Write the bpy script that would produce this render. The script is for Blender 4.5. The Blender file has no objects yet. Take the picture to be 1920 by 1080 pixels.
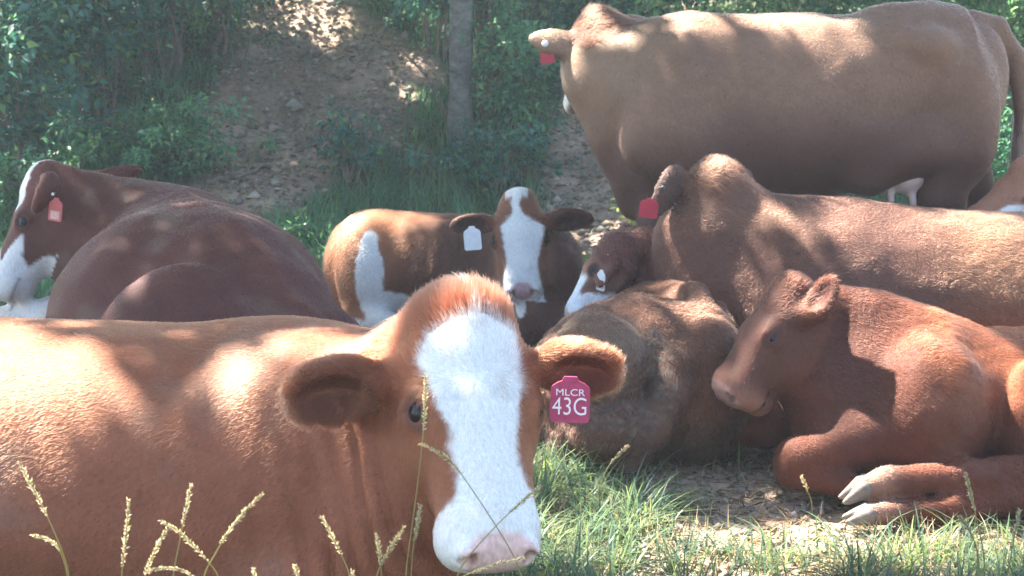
import bpy, math, random
import numpy as np
from mathutils import Vector, Matrix

rng = np.random.default_rng(7)
random.seed(7)
scene = bpy.context.scene
COL = scene.collection

# ------------------------------------------------------------------ camera, sky, sun, exposure
FPX = 3000.0
CAM_H = 1.38
PITCH = math.atan((540 - 22) / FPX)
cam_data = bpy.data.cameras.new('camera')
cam_data.sensor_width = 36.0
cam_data.lens = FPX / 1920 * 36.0
cam_data.clip_start = 0.05
cam_data.clip_end = 2000
cam = bpy.data.objects.new('camera', cam_data)
COL.objects.link(cam)
cam.location = (0, 0, CAM_H)
cam.rotation_euler = (math.pi / 2 - PITCH, 0, 0)
scene.camera = cam
cam_data.dof.use_dof = True
cam_data.dof.focus_distance = 3.6
cam_data.dof.aperture_fstop = 11.0

SUN_EL = math.radians(53)
SUN_AZ = math.radians(-50)          # measured from +Y, clockwise positive
L = np.array([math.sin(SUN_AZ) * math.cos(SUN_EL), math.cos(SUN_AZ) * math.cos(SUN_EL), math.sin(SUN_EL)])

world = bpy.data.worlds.new('World')
scene.world = world
world.use_nodes = True
wn = world.node_tree
wn.nodes.clear()
sky = wn.nodes.new('ShaderNodeTexSky')
sky.sky_type = 'NISHITA'
sky.sun_disc = False
sky.sun_elevation = SUN_EL
sky.sun_rotation = SUN_AZ
sky.air_density = 1.0
sky.dust_density = 1.4
sky.ozone_density = 1.0
bg = wn.nodes.new('ShaderNodeBackground')
bg.inputs['Strength'].default_value = 0.075
wo = wn.nodes.new('ShaderNodeOutputWorld')
wn.links.new(sky.outputs[0], bg.inputs[0])
wn.links.new(bg.outputs[0], wo.inputs[0])

sun_data = bpy.data.lights.new('sun', 'SUN')
sun_data.energy = 5.0
sun_data.angle = math.radians(0.53)
sun_data.color = (1.0, 0.93, 0.82)
sun = bpy.data.objects.new('sun', sun_data)
COL.objects.link(sun)
sun.rotation_euler = Vector((-L[0], -L[1], -L[2])).to_track_quat('-Z', 'Y').to_euler()

scene.view_settings.view_transform = 'Standard'
scene.view_settings.look = 'None'
scene.view_settings.gamma = 1.0
scene.view_settings.use_curve_mapping = False
scene.view_settings.exposure = 2.94
scene.render.engine = 'CYCLES'
scene.cycles.use_denoising = True
scene.cycles.max_bounces = 8
scene.cycles.diffuse_bounces = 4
scene.cycles.glossy_bounces = 3
scene.cycles.transmission_bounces = 6
scene.cycles.transparent_max_bounces = 8
scene.cycles.volume_bounces = 1
scene.cycles.sample_clamp_indirect = 6.0
scene.cycles_curves.shape = 'RIBBONS'
scene.cycles_curves.subdivisions = 2

HAIR = True
FULL = True
HAZE = 0.0040

# ------------------------------------------------------------------ small helpers
def P(px, py, y):
    """world point on the plane Y = y seen at photograph pixel px, py (1920 x 1080)"""
    cx, cz = (px - 960) / FPX, (540 - py) / FPX
    c, s = math.cos(PITCH), math.sin(PITCH)
    d = np.array([cx, c + cz * s, -s + cz * c])
    t = y / d[1]
    return np.array([0, 0, CAM_H]) + d * t

def nrm(v):
    v = np.asarray(v, float)
    return v / (np.linalg.norm(v, axis=-1, keepdims=True) + 1e-12)

def smooth(a, b, x):
    t = np.clip((x - a) / (b - a), 0, 1)
    return t * t * (3 - 2 * t)

def _hash(ix, iy, iz, seed):
    h = (ix * 374761393 + iy * 668265263 + iz * 2147483647 + seed * 1274126177).astype(np.uint32)
    h = (h ^ (h >> np.uint32(13))) * np.uint32(1274126177)
    h = h ^ (h >> np.uint32(16))
    return (h & np.uint32(0xFFFFFF)).astype(np.float32) / float(0xFFFFFF)

def noise(p, scale=1.0, seed=0):
    """value noise, 0..1, for an (n,3) array"""
    q = np.asarray(p, np.float64) * scale + 1000.0
    i = np.floor(q).astype(np.int64)
    f = q - i
    f = f * f * (3 - 2 * f)
    out = 0
    for dx in (0, 1):
        wx = f[:, 0] if dx else 1 - f[:, 0]
        for dy in (0, 1):
            wy = f[:, 1] if dy else 1 - f[:, 1]
            for dz in (0, 1):
                wz = f[:, 2] if dz else 1 - f[:, 2]
                out = out + wx * wy * wz * _hash(i[:, 0] + dx, i[:, 1] + dy, i[:, 2] + dz, seed)
    return out

def fbm(p, scale=1.0, seed=0, octaves=3):
    o, a, t = 0, 1.0, 0
    for k in range(octaves):
        o = o + a * noise(p, scale * 2 ** k, seed + 17 * k)
        t += a
        a *= 0.5
    return o / t

def mesh_from(name, verts, faces_flat, loop_starts, loop_totals, smooth_shade=True):
    me = bpy.data.meshes.new(name)
    me.vertices.add(len(verts))
    me.vertices.foreach_set('co', np.asarray(verts, np.float32).ravel())
    me.loops.add(len(faces_flat))
    me.loops.foreach_set('vertex_index', np.asarray(faces_flat, np.int32))
    me.polygons.add(len(loop_starts))
    me.polygons.foreach_set('loop_start', np.asarray(loop_starts, np.int32))
    me.polygons.foreach_set('loop_total', np.asarray(loop_totals, np.int32))
    if smooth_shade:
        me.polygons.foreach_set('use_smooth', np.ones(len(loop_starts), bool))
    me.update(calc_edges=True)
    return me

def mesh_quads(name, verts, quads, smooth_shade=True):
    quads = np.asarray(quads)
    k = quads.shape[1]
    n = len(quads)
    return mesh_from(name, verts, quads.ravel(), np.arange(n) * k, np.full(n, k), smooth_shade)

def set_colour(me, cols, name='coat'):
    at = me.attributes.new(name, 'FLOAT_COLOR', 'POINT')
    c = np.ones((len(cols), 4), np.float32)
    c[:, :3] = cols
    at.data.foreach_set('color', c.ravel())

def link(name, data, mat=None, parent=None, kind=None):
    o = bpy.data.objects.new(name, data)
    COL.objects.link(o)
    if mat is not None:
        data.materials.append(mat)
    if parent is not None:
        o.parent = parent
        o.matrix_parent_inverse = Matrix.Translation(-Vector(parent.location))
    if kind:
        o['kind'] = kind
    return o

def thing(name, label, cat, loc, group=None):
    o = bpy.data.objects.new(name, None)
    COL.objects.link(o)
    o.location = loc
    o.empty_display_size = 0.1
    o['label'] = label
    o['category'] = cat
    if group:
        o['group'] = group
    return o

def tag(o, label, cat, group=None):
    o['label'] = label
    o['category'] = cat
    if group:
        o['group'] = group
    return o

# ------------------------------------------------------------------ materials
def new_mat(name):
    m = bpy.data.materials.new(name)
    m.use_nodes = True
    nt = m.node_tree
    nt.nodes.clear()
    out = nt.nodes.new('ShaderNodeOutputMaterial')
    return m, nt, out

def N(nt, kind, **kw):
    n = nt.nodes.new(kind)
    for k, v in kw.items():
        if k in n.inputs.keys():
            n.inputs[k].default_value = v
        else:
            setattr(n, k, v)
    return n

def mat_coat():
    m, nt, out = new_mat('coat_skin')
    at = N(nt, 'ShaderNodeAttribute', attribute_name='coat')
    tc = N(nt, 'ShaderNodeTexCoord')
    nz = N(nt, 'ShaderNodeTexNoise', Scale=160.0, Detail=3.0)
    mp = N(nt, 'ShaderNodeMapping')
    mp.inputs['Scale'].default_value = (1.0, 1.0, 0.35)
    nt.links.new(tc.outputs['Object'], mp.inputs[0])
    nt.links.new(mp.outputs[0], nz.inputs['Vector'])
    mr = N(nt, 'ShaderNodeMapRange')
    mr.inputs['To Min'].default_value = 0.72
    mr.inputs['To Max'].default_value = 1.28
    nt.links.new(nz.outputs[0], mr.inputs[0])
    mx = N(nt, 'ShaderNodeMix', data_type='RGBA', blend_type='MULTIPLY')
    mx.inputs[0].default_value = 1.0
    nt.links.new(at.outputs['Color'], mx.inputs[6])
    nt.links.new(mr.outputs[0], mx.inputs[7])
    b = N(nt, 'ShaderNodeBsdfPrincipled', Roughness=0.62)
    b.inputs['Specular IOR Level'].default_value = 0.15
    b.inputs['Sheen Weight'].default_value = 0.0
    b.inputs['Sheen Roughness'].default_value = 0.4
    nt.links.new(mx.outputs[2], b.inputs['Base Color'])
    bp = N(nt, 'ShaderNodeBump', Strength=0.35, Distance=0.004)
    nt.links.new(nz.outputs[0], bp.inputs['Height'])
    nt.links.new(bp.outputs[0], b.inputs['Normal'])
    gl = N(nt, 'ShaderNodeAttribute', attribute_name='gloss')
    gr = N(nt, 'ShaderNodeMapRange')
    gr.inputs['To Min'].default_value = 0.62
    gr.inputs['To Max'].default_value = 0.30
    nt.links.new(gl.outputs['Fac'], gr.inputs[0])
    nt.links.new(gr.outputs[0], b.inputs['Roughness'])
    nt.links.new(b.outputs[0], out.inputs[0])
    return m

def mat_hair():
    m, nt, out = new_mat('coat_hair')
    at = N(nt, 'ShaderNodeAttribute', attribute_name='coat')
    h = nt.nodes.new('ShaderNodeBsdfHairPrincipled')
    h.model = 'CHIANG'
    h.parametrization = 'COLOR'
    h.inputs['Roughness'].default_value = 0.5
    h.inputs['IOR'].default_value = 1.32
    h.inputs['Radial Roughness'].default_value = 0.6
    h.inputs['Coat'].default_value = 0.0
    nt.links.new(at.outputs['Color'], h.inputs['Color'])
    nt.links.new(h.outputs[0], out.inputs[0])
    return m

def mat_leaf(name, trans=0.45, rough=0.5, spec=0.3):
    m, nt, out = new_mat(name)
    at = N(nt, 'ShaderNodeAttribute', attribute_name='coat')
    b = N(nt, 'ShaderNodeBsdfPrincipled', Roughness=rough)
    b.inputs['Specular IOR Level'].default_value = spec
    nt.links.new(at.outputs['Color'], b.inputs['Base Color'])
    t = N(nt, 'ShaderNodeBsdfTranslucent')
    hs = N(nt, 'ShaderNodeHueSaturation', Hue=0.485, Saturation=1.1, Value=1.5)
    nt.links.new(at.outputs['Color'], hs.inputs['Color'])
    nt.links.new(hs.outputs[0], t.inputs[0])
    mx = N(nt, 'ShaderNodeMixShader', Fac=trans)
    nt.links.new(b.outputs[0], mx.inputs[1])
    nt.links.new(t.outputs[0], mx.inputs[2])
    nt.links.new(mx.outputs[0], out.inputs[0])
    return m

def mat_plain(name, col, rough=0.6, nscale=0, namt=0.3, bump=0.0, spec=0.3, stretch=(1, 1, 1), attr=False):
    m, nt, out = new_mat(name)
    b = N(nt, 'ShaderNodeBsdfPrincipled', Roughness=rough)
    b.inputs['Specular IOR Level'].default_value = spec
    src = None
    if attr:
        at = N(nt, 'ShaderNodeAttribute', attribute_name='coat')
        src = at.outputs['Color']
    else:
        b.inputs['Base Color'].default_value = (*col, 1)
    if nscale:
        tc = N(nt, 'ShaderNodeTexCoord')
        mp = N(nt, 'ShaderNodeMapping')
        mp.inputs['Scale'].default_value = stretch
        nt.links.new(tc.outputs['Object'], mp.inputs[0])
        nz = N(nt, 'ShaderNodeTexNoise', Scale=nscale, Detail=5.0)
        nz.inputs['Roughness'].default_value = 0.65
        nt.links.new(mp.outputs[0], nz.inputs['Vector'])
        mr = N(nt, 'ShaderNodeMapRange')
        mr.inputs['From Min'].default_value = 0.25
        mr.inputs['From Max'].default_value = 0.75
        mr.inputs['To Min'].default_value = 1 - namt
        mr.inputs['To Max'].default_value = 1 + namt
        nt.links.new(nz.outputs[0], mr.inputs[0])
        mx = N(nt, 'ShaderNodeMix', data_type='RGBA', blend_type='MULTIPLY')
        mx.inputs[0].default_value = 1.0
        if src is not None:
            nt.links.new(src, mx.inputs[6])
        else:
            mx.inputs[6].default_value = (*col, 1)
        nt.links.new(mr.outputs[0], mx.inputs[7])
        src = mx.outputs[2]
        if bump:
            bp = N(nt, 'ShaderNodeBump', Strength=1.0, Distance=bump)
            nt.links.new(nz.outputs[0], bp.inputs['Height'])
            nt.links.new(bp.outputs[0], b.inputs['Normal'])
    if src is not None:
        nt.links.new(src, b.inputs['Base Color'])
    nt.links.new(b.outputs[0], out.inputs[0])
    return m

M_COAT = mat_coat()
M_HAIR = mat_hair()
M_EYE = mat_plain('eye_dark', (0.012, 0.009, 0.010), rough=0.07, spec=0.3)
M_HOOF = mat_plain('hoof_horn', (0.22, 0.19, 0.17), rough=0.5, nscale=60, namt=0.35, bump=0.002, stretch=(1, 1, 4))
M_HOOF_PALE = mat_plain('hoof_pale', (0.17, 0.14, 0.12), rough=0.5, nscale=60, namt=0.3, bump=0.002, stretch=(1, 1, 4))
M_TAG_RED = mat_plain('tag_magenta', (0.40, 0.045, 0.115), rough=0.5, nscale=55, namt=0.28)
M_TAG_CRIMSON = mat_plain('tag_crimson', (0.36, 0.02, 0.045), rough=0.45, nscale=14, namt=0.15)
M_TAG_SALMON = mat_plain('tag_salmon', (0.50, 0.10, 0.10), rough=0.5, nscale=30, namt=0.25)
M_TAG_PALE = mat_plain('tag_pale_panel', (0.60, 0.36, 0.33), rough=0.5, nscale=90, namt=0.35)
M_TAG_WHITE = mat_plain('tag_white', (0.74, 0.76, 0.78), rough=0.5, nscale=40, namt=0.12)
M_PRINT = mat_plain('tag_print', (0.80, 0.70, 0.74), rough=0.6)
M_PRINT_GREY = mat_plain('tag_print_grey', (0.05, 0.055, 0.065), rough=0.6)
M_UDDER = mat_plain('udder_skin', (0.62, 0.46, 0.42), rough=0.55, nscale=20, namt=0.12)
M_LEAF = mat_leaf('leaf', 0.42)
M_GRASS = mat_leaf('grass_blade', 0.45, rough=0.45)
M_PETAL = mat_leaf('petal', 0.3)
M_SEED = mat_leaf('seed_head', 0.35, rough=0.6)
M_BARK = mat_plain('bark', (0.11, 0.10, 0.085), rough=0.85, nscale=22, namt=0.75, bump=0.02, stretch=(1, 1, 0.22))
M_BARK_PALE = mat_plain('bark_pale', (0.13, 0.13, 0.118), rough=0.85, nscale=14, namt=0.8, bump=0.02, stretch=(1, 1, 1.6))
M_TWIG = mat_plain('twig_wood', (0.17, 0.135, 0.105), rough=0.85, nscale=30, namt=0.4, bump=0.003)
M_ROCK = mat_plain('rock', (0.30, 0.255, 0.21), rough=0.85, nscale=26, namt=0.45, bump=0.006)
M_SOIL = mat_plain('soil', (0.2, 0.15, 0.11), rough=0.95, nscale=24, namt=0.5, bump=0.02, attr=True)
M_LITTER = mat_plain('litter', (0.3, 0.2, 0.14), rough=0.8, attr=True)

# ------------------------------------------------------------------ signed distance sculpting
def rot_from(axis_x, axis_z):
    x = nrm(axis_x)
    z = np.asarray(axis_z, float)
    z = nrm(z - x * np.dot(z, x))
    y = np.cross(z, x)
    return np.stack([x, y, z], 1)           # columns are the axes

class Sculpt:
    """a list of blended solids, evaluated on a grid and meshed as one continuous skin"""
    def __init__(self):
        self.p = []
        self.post = []
    def ell(self, c, r, R=None, k=0.04, sub=False):
        c = np.asarray(c, float); r = np.asarray(r, float)
        R = np.eye(3) if R is None else R
        ext = np.abs(R) @ r
        self.p.append(('e', c, r, R, k, sub, c - ext, c + ext))
    def cone(self, a, b, ra, rb, k=0.04, sub=False, flat=None):
        a = np.asarray(a, float); b = np.asarray(b, float)
        m = max(ra, rb)
        self.p.append(('c', a, b, (ra, rb), k, sub, np.minimum(a, b) - m, np.maximum(a, b) + m))
    def chain(self, pts, k=0.04):
        for (a, ra), (b, rb) in zip(pts[:-1], pts[1:]):
            self.cone(a, b, ra, rb, k)
    def tube(self, pts, k=0.05, up=(0, 0, 1), n=10, cap=None):
        """pts: (x,y,z, half_width, half_height); an elliptical sweep"""
        q = np.asarray(pts, float)
        m = len(q)
        out = []
        for i in range(m - 1):
            p0, p1, p2, p3 = q[max(i - 1, 0)], q[i], q[i + 1], q[min(i + 2, m - 1)]
            for t in np.linspace(0, 1, n, endpoint=False):
                out.append(0.5 * (2 * p1 + (p2 - p0) * t + (2 * p0 - 5 * p1 + 4 * p2 - p3) * t * t + (3 * p1 - p0 - 3 * p2 + p3) * t ** 3))
        out.append(q[-1])
        s = np.array(out)
        ext = np.maximum(s[:, 3], s[:, 4])[:, None]
        self.p.append(('t', s, np.asarray(up, float), cap, k, False, (s[:, :3] - ext).min(0), (s[:, :3] + ext).max(0)))
    def one(self, pr, X):
        if pr[0] == 'e':
            q = (X - pr[1]) @ pr[3]
            k0 = np.linalg.norm(q / pr[2], axis=1)
            k1 = np.linalg.norm(q / (pr[2] ** 2), axis=1) + 1e-9
            return k0 * (k0 - 1) / k1
        if pr[0] == 'c':
            a, b, (ra, rb) = pr[1], pr[2], pr[3]
            ab = b - a
            t = np.clip(((X - a) @ ab) / (ab @ ab), 0, 1)
            return np.linalg.norm(X - a - t[:, None] * ab, axis=1) - (ra + (rb - ra) * t)
        s, up, cap = pr[1], pr[2], pr[3]
        best = np.full(len(X), 1e9)
        bi = np.zeros(len(X), int)
        bt = np.zeros(len(X))
        for i in range(len(s) - 1):
            a, b = s[i, :3], s[i + 1, :3]
            ab = b - a
            t = np.clip(((X - a) @ ab) / (ab @ ab + 1e-12), 0, 1)
            e = X - a - t[:, None] * ab
            d2 = np.einsum('ij,ij->i', e, e)
            m = d2 < best
            best[m] = d2[m]; bi[m] = i; bt[m] = t[m]
        a, b = s[bi], s[bi + 1]
        c = a + (b - a) * bt[:, None]
        T = np.gradient(s[:, :3], axis=0)
        T = nrm(T)
        tan = nrm(T[bi] * (1 - bt[:, None]) + T[bi + 1] * bt[:, None])
        side = nrm(np.cross(tan, up))
        upv = np.cross(side, tan)
        rel = X - c[:, :3]
        w, h = c[:, 3], c[:, 4]
        g = np.minimum(w, h) if cap is None else cap
        u0 = np.einsum('ij,ij->i', rel, side)
        u1 = np.einsum('ij,ij->i', rel, upv)
        u2 = np.einsum('ij,ij->i', rel, tan)
        k0 = np.sqrt((u0 / w) ** 2 + (u1 / h) ** 2 + (u2 / g) ** 2)
        k1 = np.sqrt((u0 / w ** 2) ** 2 + (u1 / h ** 2) ** 2 + (u2 / g ** 2) ** 2) + 1e-9
        return k0 * (k0 - 1) / k1
    def eval(self, X):
        d = np.full(len(X), 0.5)
        for pr in self.p:
            k, sub, lo, hi = pr[4], pr[5], pr[6], pr[7]
            mg = max(0.05, k * 1.5)
            m = np.all((X > lo - mg) & (X < hi + mg), axis=1)
            idx = np.nonzero(m)[0]
            if not len(idx):
                continue
            e = self.one(pr, X[idx])
            c = d[idx]
            if sub:
                h = np.clip(0.5 - 0.5 * (c + e) / k, 0, 1)
                d[idx] = c * (1 - h) + (-e) * h + k * h * (1 - h)
            else:
                h = np.clip(0.5 + 0.5 * (e - c) / k, 0, 1)
                d[idx] = c * h + e * (1 - h) - k * h * (1 - h)
        for f in self.post:
            d = f(X, d)
        return d
    def mesh(self, h, clip_lo=None, clip_hi=None):
        lo = np.min([p[6] for p in self.p if not p[5]], axis=0) - 0.06
        hi = np.max([p[7] for p in self.p if not p[5]], axis=0) + 0.06
        if clip_lo is not None: lo = np.maximum(lo, clip_lo)
        if clip_hi is not None: hi = np.minimum(hi, clip_hi)
        R = 4
        nc = np.ceil((hi - lo) / (h * R)).astype(int) + 1
        g = np.stack(np.meshgrid(*[np.arange(n) for n in nc], indexing='ij'), -1).reshape(-1, 3)
        H = h * R
        dc = self.eval(lo + (g + 0.5) * H).reshape(nc)     # block centres
        nf = nc * R
        S = np.repeat(np.repeat(np.repeat(np.where(dc < 0, -1.0, 1.0).astype(np.float32), R, 0), R, 1), R, 2)
        act = np.abs(dc) < H * 2.0
        blk = np.argwhere(act)
        off = np.stack(np.meshgrid(*[np.arange(R)] * 3, indexing='ij'), -1).reshape(-1, 3)
        fi = (blk[:, None, :] * R + off[None]).reshape(-1, 3)
        for i0 in range(0, len(fi), 400000):
            q = fi[i0:i0 + 400000]
            S[q[:, 0], q[:, 1], q[:, 2]] = self.eval(lo + (q + 0.5) * h)
        v, quads = surface_nets(S)
        return lo + (v + 0.5) * h, quads

def surface_nets(S):
    neg = S < 0
    c = np.zeros(tuple(n - 1 for n in S.shape), np.int8)
    for dx in (0, 1):
        for dy in (0, 1):
            for dz in (0, 1):
                c += neg[dx:S.shape[0] - 1 + dx, dy:S.shape[1] - 1 + dy, dz:S.shape[2] - 1 + dz]
    cells = np.argwhere((c > 0) & (c < 8))
    idm = np.full(c.shape, -1, np.int32)
    idm[cells[:, 0], cells[:, 1], cells[:, 2]] = np.arange(len(cells))
    acc = np.zeros((len(cells), 3)); cnt = np.zeros(len(cells))
    corners = [(dx, dy, dz) for dx in (0, 1) for dy in (0, 1) for dz in (0, 1)]
    val = {k: S[cells[:, 0] + k[0], cells[:, 1] + k[1], cells[:, 2] + k[2]].astype(float) for k in corners}
    for a in corners:
        for ax in range(3):
            if a[ax]: continue
            b = list(a); b[ax] = 1; b = tuple(b)
            va, vb = val[a], val[b]
            m = (va < 0) != (vb < 0)
            t = np.where(m, va / np.where(m, va - vb, 1), 0)
            pt = np.array(a, float)[None] + t[:, None] * (np.array(b) - np.array(a))[None]
            acc[m] += pt[m]; cnt[m] += 1
    v = cells + acc / cnt[:, None]
    quads = []
    for ax in range(3):
        o1, o2 = (ax + 1) % 3, (ax + 2) % 3
        sl0 = [slice(None)] * 3; sl1 = [slice(None)] * 3
        sl0[ax] = slice(0, -1); sl1[ax] = slice(1, None)
        A, B = neg[tuple(sl0)], neg[tuple(sl1)]
        e = np.argwhere(A != B)
        ok = (e[:, o1] > 0) & (e[:, o2] > 0) & (e[:, o1] < S.shape[o1] - 1) & (e[:, o2] < S.shape[o2] - 1)
        e = e[ok]
        flip = A[e[:, 0], e[:, 1], e[:, 2]]
        def cid(d1, d2):
            q = e.copy(); q[:, o1] += d1; q[:, o2] += d2
            return idm[q[:, 0], q[:, 1], q[:, 2]]
        q = np.stack([cid(-1, -1), cid(0, -1), cid(0, 0), cid(-1, 0)], 1)
        q[~flip] = q[~flip][:, ::-1]
        quads.append(q)
    quads = np.concatenate(quads)
    quads = quads[(quads >= 0).all(1)]
    return v, quads

def relax(v, quads, it=1, lam=0.5):
    for _ in range(it):
        acc = np.zeros_like(v); cnt = np.zeros(len(v))
        for i in range(4):
            a, b = quads[:, i], quads[:, (i + 1) % 4]
            np.add.at(acc, a, v[b]); np.add.at(cnt, a, 1)
            np.add.at(acc, b, v[a]); np.add.at(cnt, b, 1)
        v = v * (1 - lam) + lam * acc / np.maximum(cnt, 1)[:, None]
    return v

# ------------------------------------------------------------------ the head of a cow
class Head:
    """frame: O at the top of the poll, x down the face to the muzzle, z out of the forehead, y to the animal's left"""
    def __init__(self, O, x, z, s):
        self.O = np.asarray(O, float); self.R = rot_from(x, z); self.s = s
    def w(self, *c):
        return self.O + self.R @ (np.asarray(c, float) * self.s)
    def local(self, X):
        return ((X - self.O) @ self.R) / self.s
    def build(self, sc, poll=1.0, long=1.0, jaw=1.0, mz=1.0, wide=1.0, lid=1.0, jawy=1.0, groove=.009):
        s, R = self.s, self.R
        def E(c, r, k=0.03, sub=False, lr=None):
            sc.ell(self.w(*c), np.asarray(r) * s, R if lr is None else R @ lr, k * s, sub)
        def C(a, b, ra, rb, k=0.03):
            sc.cone(self.w(*a), self.w(*b), ra * s, rb * s, k * s)
        E((.088, 0, -.08), (.097, .092 * wide, .085), .04)
        E((.018, 0, -.062), (.046 * poll, .062 * poll, .055), .05)
        E((.165, 0, -.064), (.15, .106 * wide, .058), .03)
        C((.20, 0, -.068), (.40 * long, 0, -.066 * mz), .066, .052 * mz, .04)
        E((.25, 0, -.14), (.17, .070, .08 * jaw), .04)
        for q in (1, -1):
            E((.200, q * .082, -.060), (.058, .037, .043), .03)
            C((.25, q * .048, -.085), (.41 * long, q * .038 * mz, -.082), .054, .047 * mz, .04)
            E((.185, q * .060 * jawy, -.145 * jaw), (.13, .046, .088), .04)
            C((.12, q * .062 * jawy, -.20 * jaw), (.40 * long, q * .032 * mz, -.128), .044, .032 * mz, .03)
        m = long
        E((.440 * m, 0, -.080), (.062, .084 * mz, .060 * mz), .03)
        for q in (1, -1):
            E((.448 * m, q * .046 * mz, -.098 * mz), (.050, .046 * mz, .046 * mz), .025)
        E((.432 * m, 0, -.146 * mz), (.056, .056 * mz, .030 * mz), .016)
        E((.470 * m, 0, -.072 * mz), (.036, .066 * mz, .044 * mz), .02)
        for q in (1, -1):
            E((.480 * m, q * .053 * mz, -.052 * mz), (.026, .023, .033), .014)
            ca, sa = math.cos(q * 0.5), math.sin(q * 0.5)
            lr = np.array([[1, 0, 0], [0, ca, -sa], [0, sa, ca]])
            E((.506 * m, q * .056 * mz, -.044 * mz), (.025, .0135, .027), .008, True, lr)
        if groove > 0:
          E((.455 * m, 0, -.127 * mz), (.080, .12, groove), groove * 2.2, True)
        for q in (1, -1):
            e = self.eye_dir(q)
            c = np.array([.212, q * .0985 * wide, -.062])
            E(c, (.033, .029, .028), .012)
            lr = np.stack([np.array([1, 0, 0.0]), nrm(np.cross(e, [1, 0, 0.0])), e], 1)
            lr[:, 0] = nrm(np.cross(lr[:, 1], lr[:, 2]))
            E(c + e * .027, (.0215, .0150 * lid, .018), .005, True, lr)
            for t, rr in ((-.026, .010), (.027, .008)):                      # folds of the lids
                o = lr[:, 1] * t
                sc.cone(self.w(*(c + o + lr[:, 0] * -.022 + e * .012)), self.w(*(c + o * 1.15 + lr[:, 0] * .0 + e * .018)), rr * s, rr * s, .008 * s)
                sc.cone(self.w(*(c + o * 1.15 + e * .018)), self.w(*(c + o + lr[:, 0] * .024 + e * .012)), rr * s, rr * s, .008 * s)
        self.wide = wide; self.long = long; self.mz = mz
    def eye_dir(self, q):
        return nrm(np.array([0.10, q * 0.86, 0.50]))
    def eyes(self, parent, sides=(1, -1), out=.0040, r=.0245):
        for q in sides:
            e = self.eye_dir(q)
            c = self.w(.212, q * .0985 * self.wide, -.062) + self.R @ e * (out * self.s)
            bm_sphere('eye', c, r * self.s, M_EYE, parent)

def bm_sphere(name, c, r, mat, parent, n=16):
    v, f = [], []
    for i in range(n + 1):
        a = math.pi * i / n
        for j in range(2 * n):
            b = math.pi * j / n
            v.append((math.sin(a) * math.cos(b), math.sin(a) * math.sin(b), math.cos(a)))
    for i in range(n):
        for j in range(2 * n):
            j2 = (j + 1) % (2 * n)
            f.append((i * 2 * n + j, (i + 1) * 2 * n + j, (i + 1) * 2 * n + j2, i * 2 * n + j2))
    me = mesh_quads(name, np.array(v) * r + np.asarray(c), f)
    return link(name, me, mat, parent)

def ear(sc, root, base, tip, width, opening, thick=0.03, k=0.02, hollow=True):
    """a leaf-shaped ear: root is inside the skull; opening is the way its hollow faces"""
    base = np.asarray(base, float); tip = np.asarray(tip, float)
    u = tip - base
    Ln = np.linalg.norm(u)
    R = rot_from(u, opening)
    u = R[:, 0]; w = R[:, 2]
    sc.cone(root, base + u * Ln * .2, width * .30, width * .27, 0.03)
    sc.ell(base + u * Ln * .50, (Ln * .52, width / 2, thick), R, k)
    sc.ell(base + u * Ln * .36, (Ln * .38, width * .44, thick * 1.05), R, k)
    if hollow:
        sc.ell(base + u * Ln * .56 + w * thick * .95, (Ln * .38, width * .40, thick * .95), R, 0.010, True)
    return R

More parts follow.
